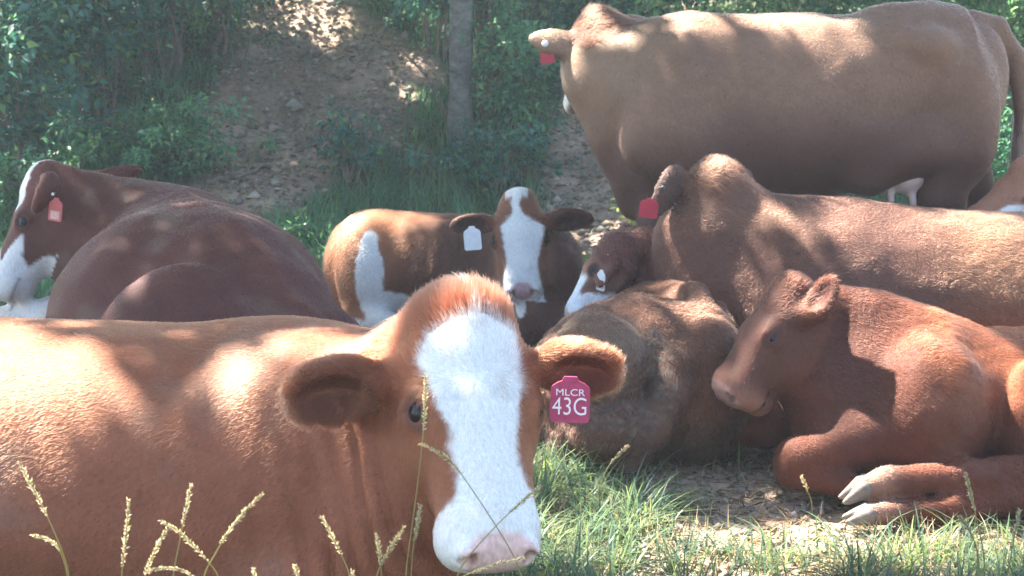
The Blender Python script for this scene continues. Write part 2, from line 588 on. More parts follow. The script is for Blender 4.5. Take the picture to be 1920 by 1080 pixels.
# ------------------------------------------------------------------ coat of hair
def make_coat(parent, V, Q, cols, count, length, radius, dens=None, flow=None, lift=0.35, lenf=None, seed=1, wave=0.5, jitter=0.25):
    if not HAIR:
        return None
    r = np.random.default_rng(seed)
    a, b, c, d = (V[Q[:, i]] for i in range(4))
    n = np.cross(c - a, d - b)
    area = np.linalg.norm(n, axis=1) * 0.5
    n = n / (2 * area[:, None] + 1e-12)
    cen = (a + b + c + d) / 4
    wgt = area.copy()
    if dens is not None:
        wgt *= dens(cen, n)
    wgt /= wgt.sum()
    f = r.choice(len(Q), count, p=wgt)
    s, t = r.random(count)[:, None], r.random(count)[:, None]
    p0 = (a[f] * (1 - s) + b[f] * s) * (1 - t) + (d[f] * (1 - s) + c[f] * s) * t
    # smooth vertex normals
    vn = np.zeros_like(V)
    for i in range(4):
        np.add.at(vn, Q[:, i], n * area[:, None])
    vn = nrm(vn)
    nn = nrm((vn[Q[f, 0]] * (1 - s) + vn[Q[f, 1]] * s) * (1 - t) + (vn[Q[f, 3]] * (1 - s) + vn[Q[f, 2]] * s) * t)
    fl = flow(p0) if flow is not None else np.tile(np.array([[-1.0, 0, -0.5]]), (count, 1))
    wv = np.stack([noise(p0, 9, 11), noise(p0, 9, 12), noise(p0, 9, 13)], 1) - 0.5
    wv2 = np.stack([noise(p0, 34, 21), noise(p0, 34, 22), noise(p0, 34, 23)], 1) - 0.5
    fl = nrm(fl) + wave * wv * 1.6 + wave * wv2 * 1.2 + r.normal(0, jitter, (count, 3))
    fl = fl - nn * np.einsum('ij,ij->i', fl, nn)[:, None]
    fl = nrm(fl)
    ln = length * r.uniform(0.6, 1.25, count)
    if lenf is not None:
        ln = ln * lenf(p0)
    lf = lift * r.uniform(0.6, 1.5, count)
    K = 4
    pts = np.zeros((count, K, 3))
    for i in range(K):
        u = i / (K - 1)
        along = ln * u
        up = lf * ln * (u - 0.45 * u * u) 
        pts[:, i] = p0 - nn * 0.001 + fl * along[:, None] * (1 - 0.25 * lf[:, None]) + nn * up[:, None]
    cu = bpy.data.hair_curves.new('coat')
    cu.add_curves([K] * count)
    cu.attributes['position'].data.foreach_set('vector', pts.astype(np.float32).ravel())
    ra = cu.attributes.get('radius') or cu.attributes.new('radius', 'FLOAT', 'POINT')
    rad = np.tile(np.array([1.0, 0.9, 0.65, 0.15]) * radius, (count, 1))
    ra.data.foreach_set('value', rad.astype(np.float32).ravel())
    cc = np.ones((count, 4), np.float32)
    base = cols[Q[f, 0]]
    cc[:, :3] = np.clip(base ** 1.12 * .80 * r.uniform(0.75, 1.3, (count, 1)), 0, 0.92)
    at = cu.attributes.new('coat', 'FLOAT_COLOR', 'CURVE')
    at.data.foreach_set('color', cc.ravel())
    return link('coat', cu, M_HAIR, parent)

GLOSS = {}

def skin(parent, sc, h, colour, clip_lo=None, clip_hi=None, rel=1):
    V, Q = sc.mesh(h, clip_lo, clip_hi)
    if rel:
        V = relax(V, Q, rel, 0.5)
    me = mesh_quads('body', V, Q)
    cols = np.clip(colour(V), 0.004, 0.9)
    set_colour(me, cols)
    g = GLOSS.pop('t', None)
    if g is not None and len(g) == len(V):
        me.attributes.new('gloss', 'FLOAT', 'POINT').data.foreach_set('value', g.astype(np.float32))
    link('body', me, M_COAT, parent)
    return V, Q, cols

def tag_plate(parent, c, up, face, w, h, mat, name='ear_tag', th=0.0025, curve=0.0):
    """a plastic ear tag: a plate with rounded foot and a narrow neck; c is the top of its neck"""
    R = rot_from(up, face)              # x = up, z = face, y = side
    x, y, z = R[:, 0], R[:, 1], R[:, 2]
    out = []
    nk = 0.16
    prof = [(0.0, nk), (-0.09, nk + .05), (-0.15, .36), (-0.22, .47), (-.30, .5), (-.45, .5), (-.92, .5), (-.97, .47), (-1.0, .41)]
    ring = [(a, b) for a, b in prof] + [(a, -b) for a, b in prof[::-1]]
    n = len(ring)
    V = []
    for sgn in (1, -1):
        for a, b in ring:
            bend = curve * (b * w) ** 2
            V.append(np.asarray(c) + x * a * h + y * b * w + z * (sgn * th - bend))
    F = [list(range(n)), list(range(2 * n - 1, n - 1, -1))]
    for i in range(n):
        j = (i + 1) % n
        F.append([i, n + i, n + j, j])
    me = bpy.data.meshes.new(name)
    me.from_pydata([tuple(v) for v in V], [], F)
    me.update()
    return link(name, me, mat, parent), R

def lettering(parent, text, pos, R, size, mat, lift=0.0034, aspect=1.0, bold=0.0):
    cu = bpy.data.curves.new('lettering', 'FONT')
    cu.body = text
    cu.size = size
    cu.align_x = 'CENTER'
    cu.align_y = 'CENTER'
    cu.extrude = 0.0003
    cu.offset = bold
    o = bpy.data.objects.new('lettering', cu)
    COL.objects.link(o)
    cu.materials.append(mat)
    # R columns: x up, y side, z face; seen from the front the reading direction is -y... right = up x face
    x, z = R[:, 0], R[:, 2]
    right = np.cross(x, z)
    M3 = Matrix(((right[0] * aspect, x[0], z[0]), (right[1] * aspect, x[1], z[1]), (right[2] * aspect, x[2], z[2])))
    M4 = M3.to_4x4()
    M4.translation = Vector(pos + z * lift)
    me = bpy.data.meshes.new_from_object(o)
    bpy.data.objects.remove(o)
    me.name = 'lettering'
    me.transform(M4)
    return link('lettering', me, None, parent)
# ================================================================== THE CATTLE
def mixc(a, b, t):
    return np.asarray(a) * (1 - t)[:, None] + np.asarray(b) * t[:, None]

def interp_mask(h, xs, lo, hi, soft=0.012, seed=3, amp=0.012):
    """1 inside the strip lo(x)..hi(x) across the face (head frame), ragged at its edge"""
    wob = (fbm(h, 55, seed, 2) - 0.5) * 2 * amp
    l = np.interp(h[:, 0], xs, lo); r = np.interp(h[:, 0], xs, hi)
    e = np.minimum(h[:, 1] - l, r - h[:, 1]) + wob
    return smooth(-soft * .5, soft * .5, e)

def head_zone(h, x0=-.08, x1=.535):
    return (h[:, 0] > x0) & (h[:, 0] < x1) & (np.abs(h[:, 1]) < .16) & (h[:, 2] > -.22) & (h[:, 2] < .08)

def head_soft(h):
    e = np.sqrt(((h[:, 0] - .22) / .33) ** 2 + (h[:, 1] / .15) ** 2 + ((h[:, 2] + .10) / .15) ** 2)
    return smooth(1.15, .75, e)

def muzzle_colours(col, h, pad, rim=(0.10, 0.05, 0.045), long=1.0, mz=1.0):
    h = h / np.array([long, mz, mz])
    """bare nose leather and the dark of the nostrils (head frame)"""
    z = head_zone(h)
    e = 1 - np.sqrt(((h[:, 0] - .497) / .050) ** 2 + (h[:, 1] / .074) ** 2 + ((h[:, 2] + .040) / .058) ** 2)
    t = smooth(-.12, .12, e + (fbm(h, 60, 5, 2) - .5) * .2) * z
    GLOSS['t'] = t
    pit = smooth(.35, .65, fbm(h, 170, 9, 1))
    col = mixc(col, np.asarray(pad), t) * (1 - .16 * t * pit)[:, None]
    for q in (1, -1):
        e = 1 - np.sqrt(((h[:, 0] - .500) / .022) ** 2 + ((h[:, 1] - q * .055) / .0135) ** 2 + ((h[:, 2] + .038) / .0245) ** 2)
        col = mixc(col, rim, smooth(-.15, .35, e) * z * .85)
    m = np.exp(-((h[:, 2] + .124) / .006) ** 2) * (h[:, 0] > .41) * z
    col = mixc(col, rim, np.clip(m, 0, 1) * .6)
    return col

def eye_rims(col, h, head, rim, amt=0.8, size=.034):
    for q in (1, -1):
        e = head.eye_dir(q)
        c = np.array([.212, q * .0965, -.062]) + e * .024
        d = np.linalg.norm((h - c) / np.array([1.35, 1, 1]), axis=1)
        col = mixc(col, np.clip(col * 1.35, 0, .5), smooth(.052, .042, d) * smooth(.030, .036, d) * .35 * (h[:, 0] > .1))
        col = mixc(col, rim, smooth(.034, .024, d) * amt)
    return col

def ear_inside(col, X, base, tip, R, width, inner, amt=0.8):
    base = np.asarray(base); tip = np.asarray(tip)
    Ln = np.linalg.norm(tip - base)
    q = (X - base) @ R
    e = 1 - np.sqrt(((q[:, 0] / Ln - .56) / .40) ** 2 + (q[:, 1] / (width * .42)) ** 2)
    t = smooth(0.0, 0.35, e) * (q[:, 2] > -.012) * (np.abs(q[:, 2]) < .05)
    return mixc(col, inner, t * amt)

def head_flow(head, X, body_dir):
    h = head.local(X)
    near = smooth(.30, .12, np.abs(h[:, 1])) * smooth(-.24, -.10, h[:, 2]) * smooth(.75, .55, h[:, 0]) * smooth(-.16, -.05, h[:, 0])
    up = smooth(.22, .10, h[:, 0])
    loc = np.stack([1 - 2 * up, h[:, 1] * 6, -.3 * np.ones(len(h))], 1)
    f = nrm(loc) @ head.R.T
    return f * near[:, None] + nrm(body_dir) * (1 - near[:, None])

def hoof(parent, p, d, up, s, mat):
    """a cloven hoof: two claws that taper towards the toe"""
    R = rot_from(d, up)
    sc = Sculpt()
    for q in (1, -1):
        a = np.asarray(p) + R @ np.array([-.010, q * .0165, .004]) * s
        b = np.asarray(p) + R @ np.array([.066, q * .0185, -.018]) * s
        sc.cone(a, b, .0265 * s, .0085 * s, .003)
        sc.cone(a + R @ np.array([.0, 0, -.018]) * s, b + R @ np.array([-.014, 0, -.004]) * s, .0215 * s, .011 * s, .006)
    V, Q = sc.mesh(.005 * s)
    return link('hoof', mesh_quads('hoof', V, Q), mat, parent)

HERD = 'cattle resting and standing in the shade'
cattle = {}

# ------------------------------------------------------------------ the brown cow with the white face, nearest the camera
def cow_front():
    root = thing('cow', 'big reddish brown cow lying nearest, broad white blaze, magenta tag with lettering', 'cow', (-.75, 3.35, 0), HERD)
    sc = Sculpt()
    sc.tube([(-2.0, 3.50, .37, .30, .34), (-1.55, 3.44, .375, .40, .342), (-1.05, 3.40, .37, .445, .345), (-.62, 3.36, .368, .42, .338), (-.38, 3.30, .372, .33, .335), (-.24, 3.22, .37, .235, .27)], k=.05, cap=.2)
    sc.ell((-.42, 3.20, .40), (.24, .26, .30), None, .10)                    # shoulder
    sc.ell((-.50, 3.42, .52), (.28, .16, .165), None, .10)                    # withers
    sc.ell((-1.75, 3.25, .32), (.34, .28, .30), None, .10)                   # thigh
    sc.cone((-1.62, 3.06, .18), (-1.25, 2.92, .09), .12, .075, .06)
    sc.cone((-1.25, 2.92, .09), (-.95, 2.86, .06), .065, .045, .03)
    sc.cone((-.40, 3.02, .25), (-.12, 2.92, .12), .13, .085, .06)            # folded foreleg
    sc.cone((-.12, 2.92, .10), (-.42, 2.82, .055), .06, .045, .03)
    head = Head(P(884, 549, 2.93), P(955, 1050, 2.66) - P(884, 549, 2.93), (.38, -1.0, .14), 1.0)
    # neck
    sc.chain([((-.52, 3.40, .42), .25), ((-.32, 3.25, .47), .215), ((-.17, 3.09, .575), .18), (head.w(.06, 0, -.12), .112)], .09)
    sc.chain([((-.30, 3.12, .28), .17), ((-.19, 3.02, .42), .15), (head.w(.24, -.02, -.17), .075)], .08)   # throat
    head.build(sc, poll=1.0, mz=1.05, jawy=1.5, wide=1.04, groove=.005)
    # ears
    bR = P(712, 722, 2.93); tR = P(531, 742, 2.85); wR = (.18, -.88, -.42)
    bL = P(1010, 684, 2.97); tL = P(1164, 694, 2.94); wL = (.12, -.90, -.38)
    RR = ear(sc, head.w(.12, -.07, -.10), bR, tR, .138, wR, .036)
    RL = ear(sc, head.w(.12, .07, -.10), bL, tL, .112, wL, .034)
    def folds(X, d):
        # skin folds that hang round the neck behind the cheek
        m = smooth(-.52, -.34, X[:, 0]) * smooth(-.02, -.13, X[:, 0]) * smooth(.84, .62, X[:, 2]) * smooth(3.3, 3.1, X[:, 1])
        h = head.local(X)
        m = m * smooth(.10, .16, np.maximum(np.abs(h[:, 1]), -h[:, 2] - .06))
        ph = X[:, 0] * 120 + (X[:, 2] - .5) * 30 + 9 * fbm(X * np.array([1, 1, .45]), 5, 4, 2)
        w = (0.5 + 0.5 * np.sin(ph)) ** 3
        d = d + m * (.0150 * w - .004) * smooth(.15, .65, noise(X * np.array([1, 1, .5]), 9, 9)) * smooth(.74, .56, X[:, 2])
        m2 = smooth(-.3, -.5, X[:, 0])
        return d + m2 * (fbm(X, 7, 31, 2) - .5) * .014
    sc.post.append(folds)
    base = np.array([.215, .074, .039])
    def colour(V):
        n1, n2 = fbm(V, 3.2, 2), fbm(V, 24, 5)
        c = mixc(base * .86, base * 1.14, n1) * (0.86 + .28 * n2)[:, None]
        h = head.local(V)
        zone = head_zone(h)
        c = mixc(c, np.array([.265, .105, .054]), head_soft(h) * .6)
        # darker fur round the poll sides and at the eyes
        dk = smooth(.035, .0, np.abs(np.abs(h[:, 1]) - .085)) * smooth(.24, .10, h[:, 0]) * zone
        c = mixc(c, np.array([.23, .085, .045]), dk * .5)
        c = mixc(c, np.array([.165, .060, .036]), smooth(.085, .02, h[:, 0]) * zone * .8)
        c = eye_rims(c, h, head, np.array([.10, .045, .035]), .75)
        xs = [-.1, .040, .070, .12, .20, .28, .34, .385, .415, .45, .6]
        lo = [.0, .0, -.085, -.108, -.090, -.070, -.064, -.074, -.11, -.13, -.13]
        hi = [.0, .0, .078, .090, .070, .050, .056, .086, .12, .13, .13]
        w = interp_mask(h, xs, lo, hi, .014, 3, .010) * zone * smooth(-.125, -.105, h[:, 2] + .075 * smooth(.36, .43, h[:, 0])) * (np.abs(h[:, 1]) < .112)
        c = mixc(c, np.array([.68, .675, .665]), w)
        c = mixc(c, np.array([.50, .42, .33]), w * smooth(.50, .74, fbm(h, 17, 33, 3)) * .45)
        c = mixc(c, np.array([.20, .155, .115]), smooth(.55, .72, fbm(V, 6, 37, 3)) * (1 - zone) * .22)
        c = muzzle_colours(c, h, np.array([.70, .47, .43]), np.array([.20, .08, .07]))
        c = ear_inside(c, V, bR, tR, RR, .138, np.array([.17, .062, .045]))
        c = ear_inside(c, V, bL, tL, RL, .112, np.array([.17, .062, .045]))
        return c
    V, Q, cols = skin(root, sc, .0068 if FULL else .012, colour, clip_lo=(-2.05, 2.3, -.01), clip_hi=(.6, 4.1, 1.3))
    def flow(X):
        bd = np.tile(np.array([[-.75, 0, -.65]]), (len(X), 1))
        f = head_flow(head, X, bd)
        for b, t in ((bR, tR), (bL, tL)):
            u = nrm(t - b)
            q = (X - b) @ u
            e = np.linalg.norm(X - b - q[:, None] * u, axis=1)
            m = (q > .0) & (e < .075)
            out = nrm(X - b - (q[:, None] * u))
            f[m] = (u * .7 + out * .8)[m]
        return f
    def lenf(X):
        h = head.local(X)
        z = head_zone(h)
        m = 1 + (1.2 + 1.6 * noise(X, 60, 3)) * smooth(.085, .01, h[:, 0]) * z + .5 * z
        m = np.where(z & (h[:, 0] > .2), .8, m)
        m = np.where(z & (h[:, 0] > .42), .42, m)
        for b, t in ((bR, tR), (bL, tL)):
            u = nrm(t - b); q = (X - b) @ u
            e = np.linalg.norm(X - b - q[:, None] * u, axis=1)
            m = np.where((q > 0) & (e < .075), 2.1, m)
        return m
    def dens(c, n):
        h = head.local(c)
        pad = 1 - np.sqrt(((h[:, 0] - .497) / .050) ** 2 + (h[:, 1] / .074) ** 2 + ((h[:, 2] + .048) / .050) ** 2)
        d = np.where(pad > -.05, 0.0, 1.0)
        for q in (1, -1):
            e = np.linalg.norm(h - np.array([.212, q * .0965, -.062]) - head.eye_dir(q) * .03, axis=1)
            d = np.where(e < .024, 0, d)
        d = d * np.where(head_zone(h), 2.6, 1.0) * np.where(c[:, 2] < .15, .05, 1) * np.where(n[:, 1] > .6, .35, 1)
        for b, t in ((bR, tR), (bL, tL)):
            u = nrm(t - b); q = (c - b) @ u
            e = np.linalg.norm(c - b - q[:, None] * u, axis=1)
            d = np.where((q > 0) & (e < .075), 3.0, d)
        return d
    make_coat(root, V, Q, cols, 330000, .0125, .00036, dens, flow, .38, lenf, 5, wave=.38, jitter=.2)
    head.eyes(root)
    tp, R = tag_plate(root, P(1070, 706, 2.885), (.02, 0, 1), (-.05, -1, -.10), .0735, .0875, M_TAG_RED, curve=1.2)
    cpos = P(1070, 706, 2.885)
    lettering(tp, 'MLCR', cpos + R[:, 0] * -.0300, R, .0180, M_PRINT, .0035, 1.18)
    lettering(tp, '43G', cpos + R[:, 0] * -.0575, R, .0480, M_PRINT, .0035, .80, -.0003)
    cattle['front'] = (root, V)

# ------------------------------------------------------------------ the dark red cow lying at the left with its rump to the camera
def cow_left():
    root = thing('cow', 'dark red cow lying at left, rump towards us, white muzzle turned left, salmon ear tag', 'cow', (-1.1, 5.5, 0), HERD)
    sc = Sculpt()
    sc.tube([(-.90, 5.10, .33, .34, .30), (-1.05, 5.42, .345, .44, .365), (-1.20, 5.75, .36, .40, .36), (-1.33, 6.05, .37, .28, .315), (-1.42, 6.25, .38, .2, .26)], k=.05, cap=.22)
    sc.ell((-1.22, 5.33, .27), (.36, .42, .42), None, .10)
    sc.ell((-.98, 5.28, .36), (.26, .34, .345), None, .08)
    sc.ell((-.86, 5.02, .20), (.36, .30, .36), None, .08)                    # far haunch
    sc.ell((-1.02, 4.92, .22), (.31, .23, .385), None, .014)                  # near thigh
    sc.chain([((-.80, 5.06, .56), .03), ((-.66, 4.90, .46), .028), ((-.56, 4.82, .30), .024), ((-.50, 4.8, .12), .02)], .02)      # tail
    sc.cone((-.62, 5.0, .25), (-.35, 4.85, .12), .2, .10, .1)
    sc.ell((-1.27, 5.98, .58), (.16, .25, .13), None, .1)
    sc.chain([((-1.22, 5.85, .645), .05), ((-1.08, 5.5, .665), .05), ((-.92, 5.2, .635), .05), ((-.80, 5.06, .56), .04)], .05)   # spine
    sc.ell((-1.20, 5.24, .60), (.075, .07, .05), None, .07)                  # hip bone
    sc.post.append(lambda X, d: d + (fbm(X, 5, 3, 2) - .5) * .028 + (fbm(X, 16, 7, 2) - .5) * .008)
    O = P(66, 312, 6.0)
    head = Head(O, P(-42, 556, 5.86) - O, (-.88, -.06, .42), 1.0)
    sc.chain([((-1.26, 6.0, .43), .28), ((-1.42, 6.02, .50), .225), ((-1.56, 6.02, .58), .18), (head.w(.07, 0, -.12), .125)], .09)
    sc.chain([((-1.40, 5.98, .30), .2), ((-1.55, 5.97, .42), .14), (head.w(.22, 0, -.17), .09)], .08)
    head.build(sc, groove=0)
    bL = P(100, 328, 5.83); tL = P(62, 400, 5.76); wL = (-1.0, -.25, -.2)
    bR = head.w(.07, -.10, -.08); tR = P(262, 316, 6.30); wR = (-.5, .6, .3)
    RL = ear(sc, head.w(.08, .07, -.09), bL, tL, .125, wL, .03)
    RR = ear(sc, head.w(.08, -.07, -.09), bR, tR, .095, wR, .028)
    # folded foreleg under the muzzle
    sc.cone((-1.50, 5.98, .30), (-1.72, 5.92, .24), .11, .075, .06)
    sc.cone((-1.72, 5.92, .235), (-2.02, 5.95, .22), .07, .05, .04)
    base = np.array([.086, .029, .023])
    def colour(V):
        c = mixc(base * .8, base * 1.25, fbm(V, 4, 3)) * (0.85 + .3 * fbm(V, 26, 6))[:, None]
        h = head.local(V); zone = head_zone(h)
        xs = [-.1, 0, .05, .12, .17, .20, .30, .36, .42, .6]
        lo = [-.03, -.05, -.06, -.09, -.07, -.02, -.02, -.06, -.13, -.13]
        hi = [.0, .04, .07, .085, .06, .0, .0, .05, .13, .13]
        w = interp_mask(h, xs, lo, hi, .014, 8, .014)
        side = smooth(.345, .365, h[:, 0] + .10 * np.exp(-((h[:, 2] + .075) / .026) ** 2) - .10 * smooth(-.05, -.02, h[:, 2]) + .35 * smooth(-.12, -.2, h[:, 2]) * .2 + (fbm(h, 26, 4, 2) - .5) * .07)
        w = np.maximum(w * smooth(-.13, -.10, h[:, 2]), side) * zone
        c = mixc(c, np.array([.62, .62, .61]), w)
        c = mixc(c, np.array([.15, .11, .085]), smooth(.54, .70, fbm(V, 7, 37, 3)) * (1 - zone) * .35)
        leg = smooth(-1.63, -1.69, V[:, 0]) * smooth(.345, .31, V[:, 2]) * (1 - zone)
        c = mixc(c, np.array([.60, .58, .54]), leg)
        c = eye_rims(c, h, head, np.array([.035, .018, .018]), .5)
        c = muzzle_colours(c, h, np.array([.55, .36, .33]))
        c = ear_inside(c, V, bL, tL, RL, .125, np.array([.09, .035, .03]))
        return c
    V, Q, cols = skin(root, sc, .0105, colour, clip_lo=(-2.4, 4.4, -.01))
    fl = lambda X: head_flow(head, X, np.tile(np.array([[.45, -.45, -.6]]), (len(X), 1)))
    def lenf(X):
        h = head.local(X); return np.where(head_zone(h) & (h[:, 0] > .15), .5, 1.0)
    make_coat(root, V, Q, cols, 110000, .011, .0005, lambda c, n: np.where(c[:, 2] < .25, .1, 1.0) * np.where(n[:, 1] > .6, .4, 1), fl, .3, lenf, 6)
    head.eyes(root, sides=(1,), out=.001, r=.0225)
    tp, R = tag_plate(root, P(106, 371, 5.76), (.13, 0, 1), (-.35, -1, 0), .055, .085, M_TAG_SALMON)
    c0 = P(106, 371, 5.76)
    x, y, z = R[:, 0], R[:, 1], R[:, 2]
    q = [c0 + x * a + y * b + z * .0032 for a, b in ((-.048, -.019), (-.048, .019), (-.078, .019), (-.078, -.019))]
    link('tag_panel', mesh_quads('tag_panel', np.array(q), [[0, 1, 2, 3]], False), M_TAG_PALE, tp)
    bm_sphere('tag_button', P(99, 364, 5.77), .006, M_TAG_WHITE, root, 6)
    hoof(root, (-1.545, 5.80, .19), (-.1, -.5, -1), (-.6, -.9, .4), .9, M_HOOF_PALE)
    cattle['left'] = (root, V)

# ------------------------------------------------------------------ the brown and white calf in the middle that looks at the camera
def calf_middle():
    root = thing('calf', 'brown calf lying in the middle, white face with brown eye patches, white ear tag', 'calf', (-.25, 6.85, 0), HERD)
    sc = Sculpt()
    sc.tube([(-.70, 7.05, .25, .16, .20), (-.56, 7.0, .265, .225, .245), (-.30, 6.93, .265, .26, .245), (-.02, 6.82, .27, .25, .24), (.12, 6.70, .28, .20, .24), (.17, 6.60, .26, .13, .19)], k=.05, cap=.14)
    sc.ell((-.60, 6.90, .25), (.17, .2, .25), None, .04)                     # thigh
    sc.ell((-.62, 6.99, .36), (.16, .17, .155), None, .06)
    sc.ell((.06, 6.62, .22), (.17, .17, .24), None, .06)                     # shoulder
    sc.cone((-.66, 6.80, .09), (-.52, 6.68, .07), .075, .055, .04)           # hock
    sc.cone((-.52, 6.68, .05), (-.34, 6.62, .045), .045, .04, .02)
    sc.cone((.10, 6.48, .14), (.0, 6.36, .06), .09, .06, .05)                # folded foreleg
    sc.cone((.16, 6.46, .13), (.22, 6.34, .06), .08, .055, .05)
    def ribs(X, d):
        m = smooth(-.46, -.38, X[:, 0]) * smooth(.0, -.10, X[:, 0]) * smooth(.46, .40, X[:, 2]) * smooth(.10, .16, X[:, 2])
        return d + m * .0026 * np.sin((X[:, 0] - .32 * X[:, 2]) * 92 + 3 * fbm(X, 5, 2)) + (fbm(X, 9, 5, 2) - .5) * .014
    sc.post.append(ribs)
    O = P(972, 356, 6.52)
    head = Head(O, P(981, 562, 6.32) - O, (.03, -1, -.25), .93)
    sc.tube([(.05, 6.72, .36, .16, .19), (.045, 6.66, .46, .12, .14), tuple(head.w(.08, 0, -.12)) + (.08, .09)], k=.07)
    sc.tube([(.07, 6.52, .20, .09, .12), (.05, 6.46, .32, .06, .09), tuple(head.w(.32, 0, -.16)) + (.04, .05)], k=.05)
    head.build(sc, poll=.95, long=.93)
    bR = P(925, 418, 6.56); tR = P(845, 424, 6.52); wR = (.05, -.9, -.3)
    bL = P(1026, 412, 6.56); tL = P(1112, 412, 6.55); wL = (.1, -.9, -.4)
    RR = ear(sc, head.w(.12, -.06, -.08), bR, tR, .10, wR, .028)
    RL = ear(sc, head.w(.12, .06, -.08), bL, tL, .108, wL, .028)
    base = np.array([.25, .098, .048])
    def colour(V):
        c = mixc(base * .72, base * 1.2, fbm(V, 5, 3)) * (0.85 + .3 * fbm(V, 30, 6))[:, None]
        dark = smooth(-.68, -.38, V[:, 0] + .5 * (.42 - V[:, 2]) - .12 + .2 * (fbm(V, 9, 14) - .5)) * .88
        c = mixc(c, np.array([.060, .026, .021]), dark)
        h = head.local(V); zone = head_zone(h, -.08, .488)
        c = mixc(c, np.array([.20, .085, .052]), head_soft(h) * .9)
        xs = [-.1, 0, .05, .11, .14, .16, .22, .28, .33, .38, .6]
        lo = [-.02, -.03, -.03, -.035, -.06, -.088, -.078, -.066, -.066, -.078, -.13]
        hi = [.03, .02, .015, .02, .06, .11, .098, .082, .070, .075, .13]
        w = interp_mask(h, xs, lo, hi, .014, 8, .009) * zone * smooth(-.115, -.095, h[:, 2] + .03 * smooth(.36, .42, h[:, 0]))
        p = np.linalg.norm((h[:, :2] - np.array([.07, .045])) / np.array([.055, .042]), axis=1)
        w = w * smooth(.9, 1.1, p)
        tuft = smooth(.05, .02, h[:, 0]) * zone * (np.abs(h[:, 1] + .01) < .05)
        c = mixc(c, np.array([.66, .66, .65]), np.maximum(w, tuft * .8))
        # white thigh, belly and feet
        e = 1 - np.linalg.norm((V - np.array([-.605, 6.74, .27])) / np.array([.062, .2, .185]), axis=1)
        e2 = 1 - np.linalg.norm((V - np.array([-.52, 6.74, .10])) / np.array([.12, .25, .11]), axis=1)
        e3 = 1 - np.linalg.norm((V - np.array([-.40, 6.64, .03])) / np.array([.22, .2, .09]), axis=1)
        e4 = 1 - np.linalg.norm((V - np.array([-.60, 6.86, .02])) / np.array([.15, .25, .10]), axis=1)
        ww = smooth(-.06, .06, np.maximum.reduce([e, e2, e3, e4]) + (fbm(V, 16, 5, 2) - .5) * .35) * (1 - zone)
        c = mixc(c, np.array([.60, .595, .585]), ww)
        e = 1 - np.linalg.norm((V - P(976, 572, 6.42)) / np.array([.022, .12, .05]), axis=1)
        c = mixc(c, np.array([.66, .64, .60]), smooth(-.1, .15, e))
        c = eye_rims(c, h, head, np.array([.04, .02, .02]), .8)
        c = muzzle_colours(c, h, np.array([.52, .33, .34]), np.array([.10, .05, .06]), .93, .72)
        ch = smooth(-.135, -.15, h[:, 2]) * (h[:, 0] > .36) * zone
        c = mixc(c, np.array([.16, .11, .10]), ch * .8)
        c = ear_inside(c, V, bR, tR, RR, .10, np.array([.05, .026, .024]))
        c = ear_inside(c, V, bL, tL, RL, .108, np.array([.05, .026, .024]))
        return c
    V, Q, cols = skin(root, sc, .0088, colour, clip_lo=(-1.2, 6, -.01))
    fl = lambda X: head_flow(head, X, np.tile(np.array([[-.7, .1, -.6]]), (len(X), 1)))
    def lenf(X):
        h = head.local(X); return np.where(head_zone(h) & (h[:, 0] > .15), .5, 1.0)
    make_coat(root, V, Q, cols, 100000, .014, .0005, lambda c, n: np.where(head_zone(head.local(c)), 2, 1.0) * np.where(n[:, 1] > .6, .4, 1), fl, .4, lenf, 7)
    head.eyes(root)
    tp, R = tag_plate(root, P(884, 424, 6.41), (-.08, 0, 1), (.05, -1, -.15), .070, .098, M_TAG_WHITE)
    hoof(root, (-.34, 6.62, .05), (1, -.1, -.15), (0, 0, 1), .75, M_HOOF_PALE)
    cattle['middle'] = (root, V)

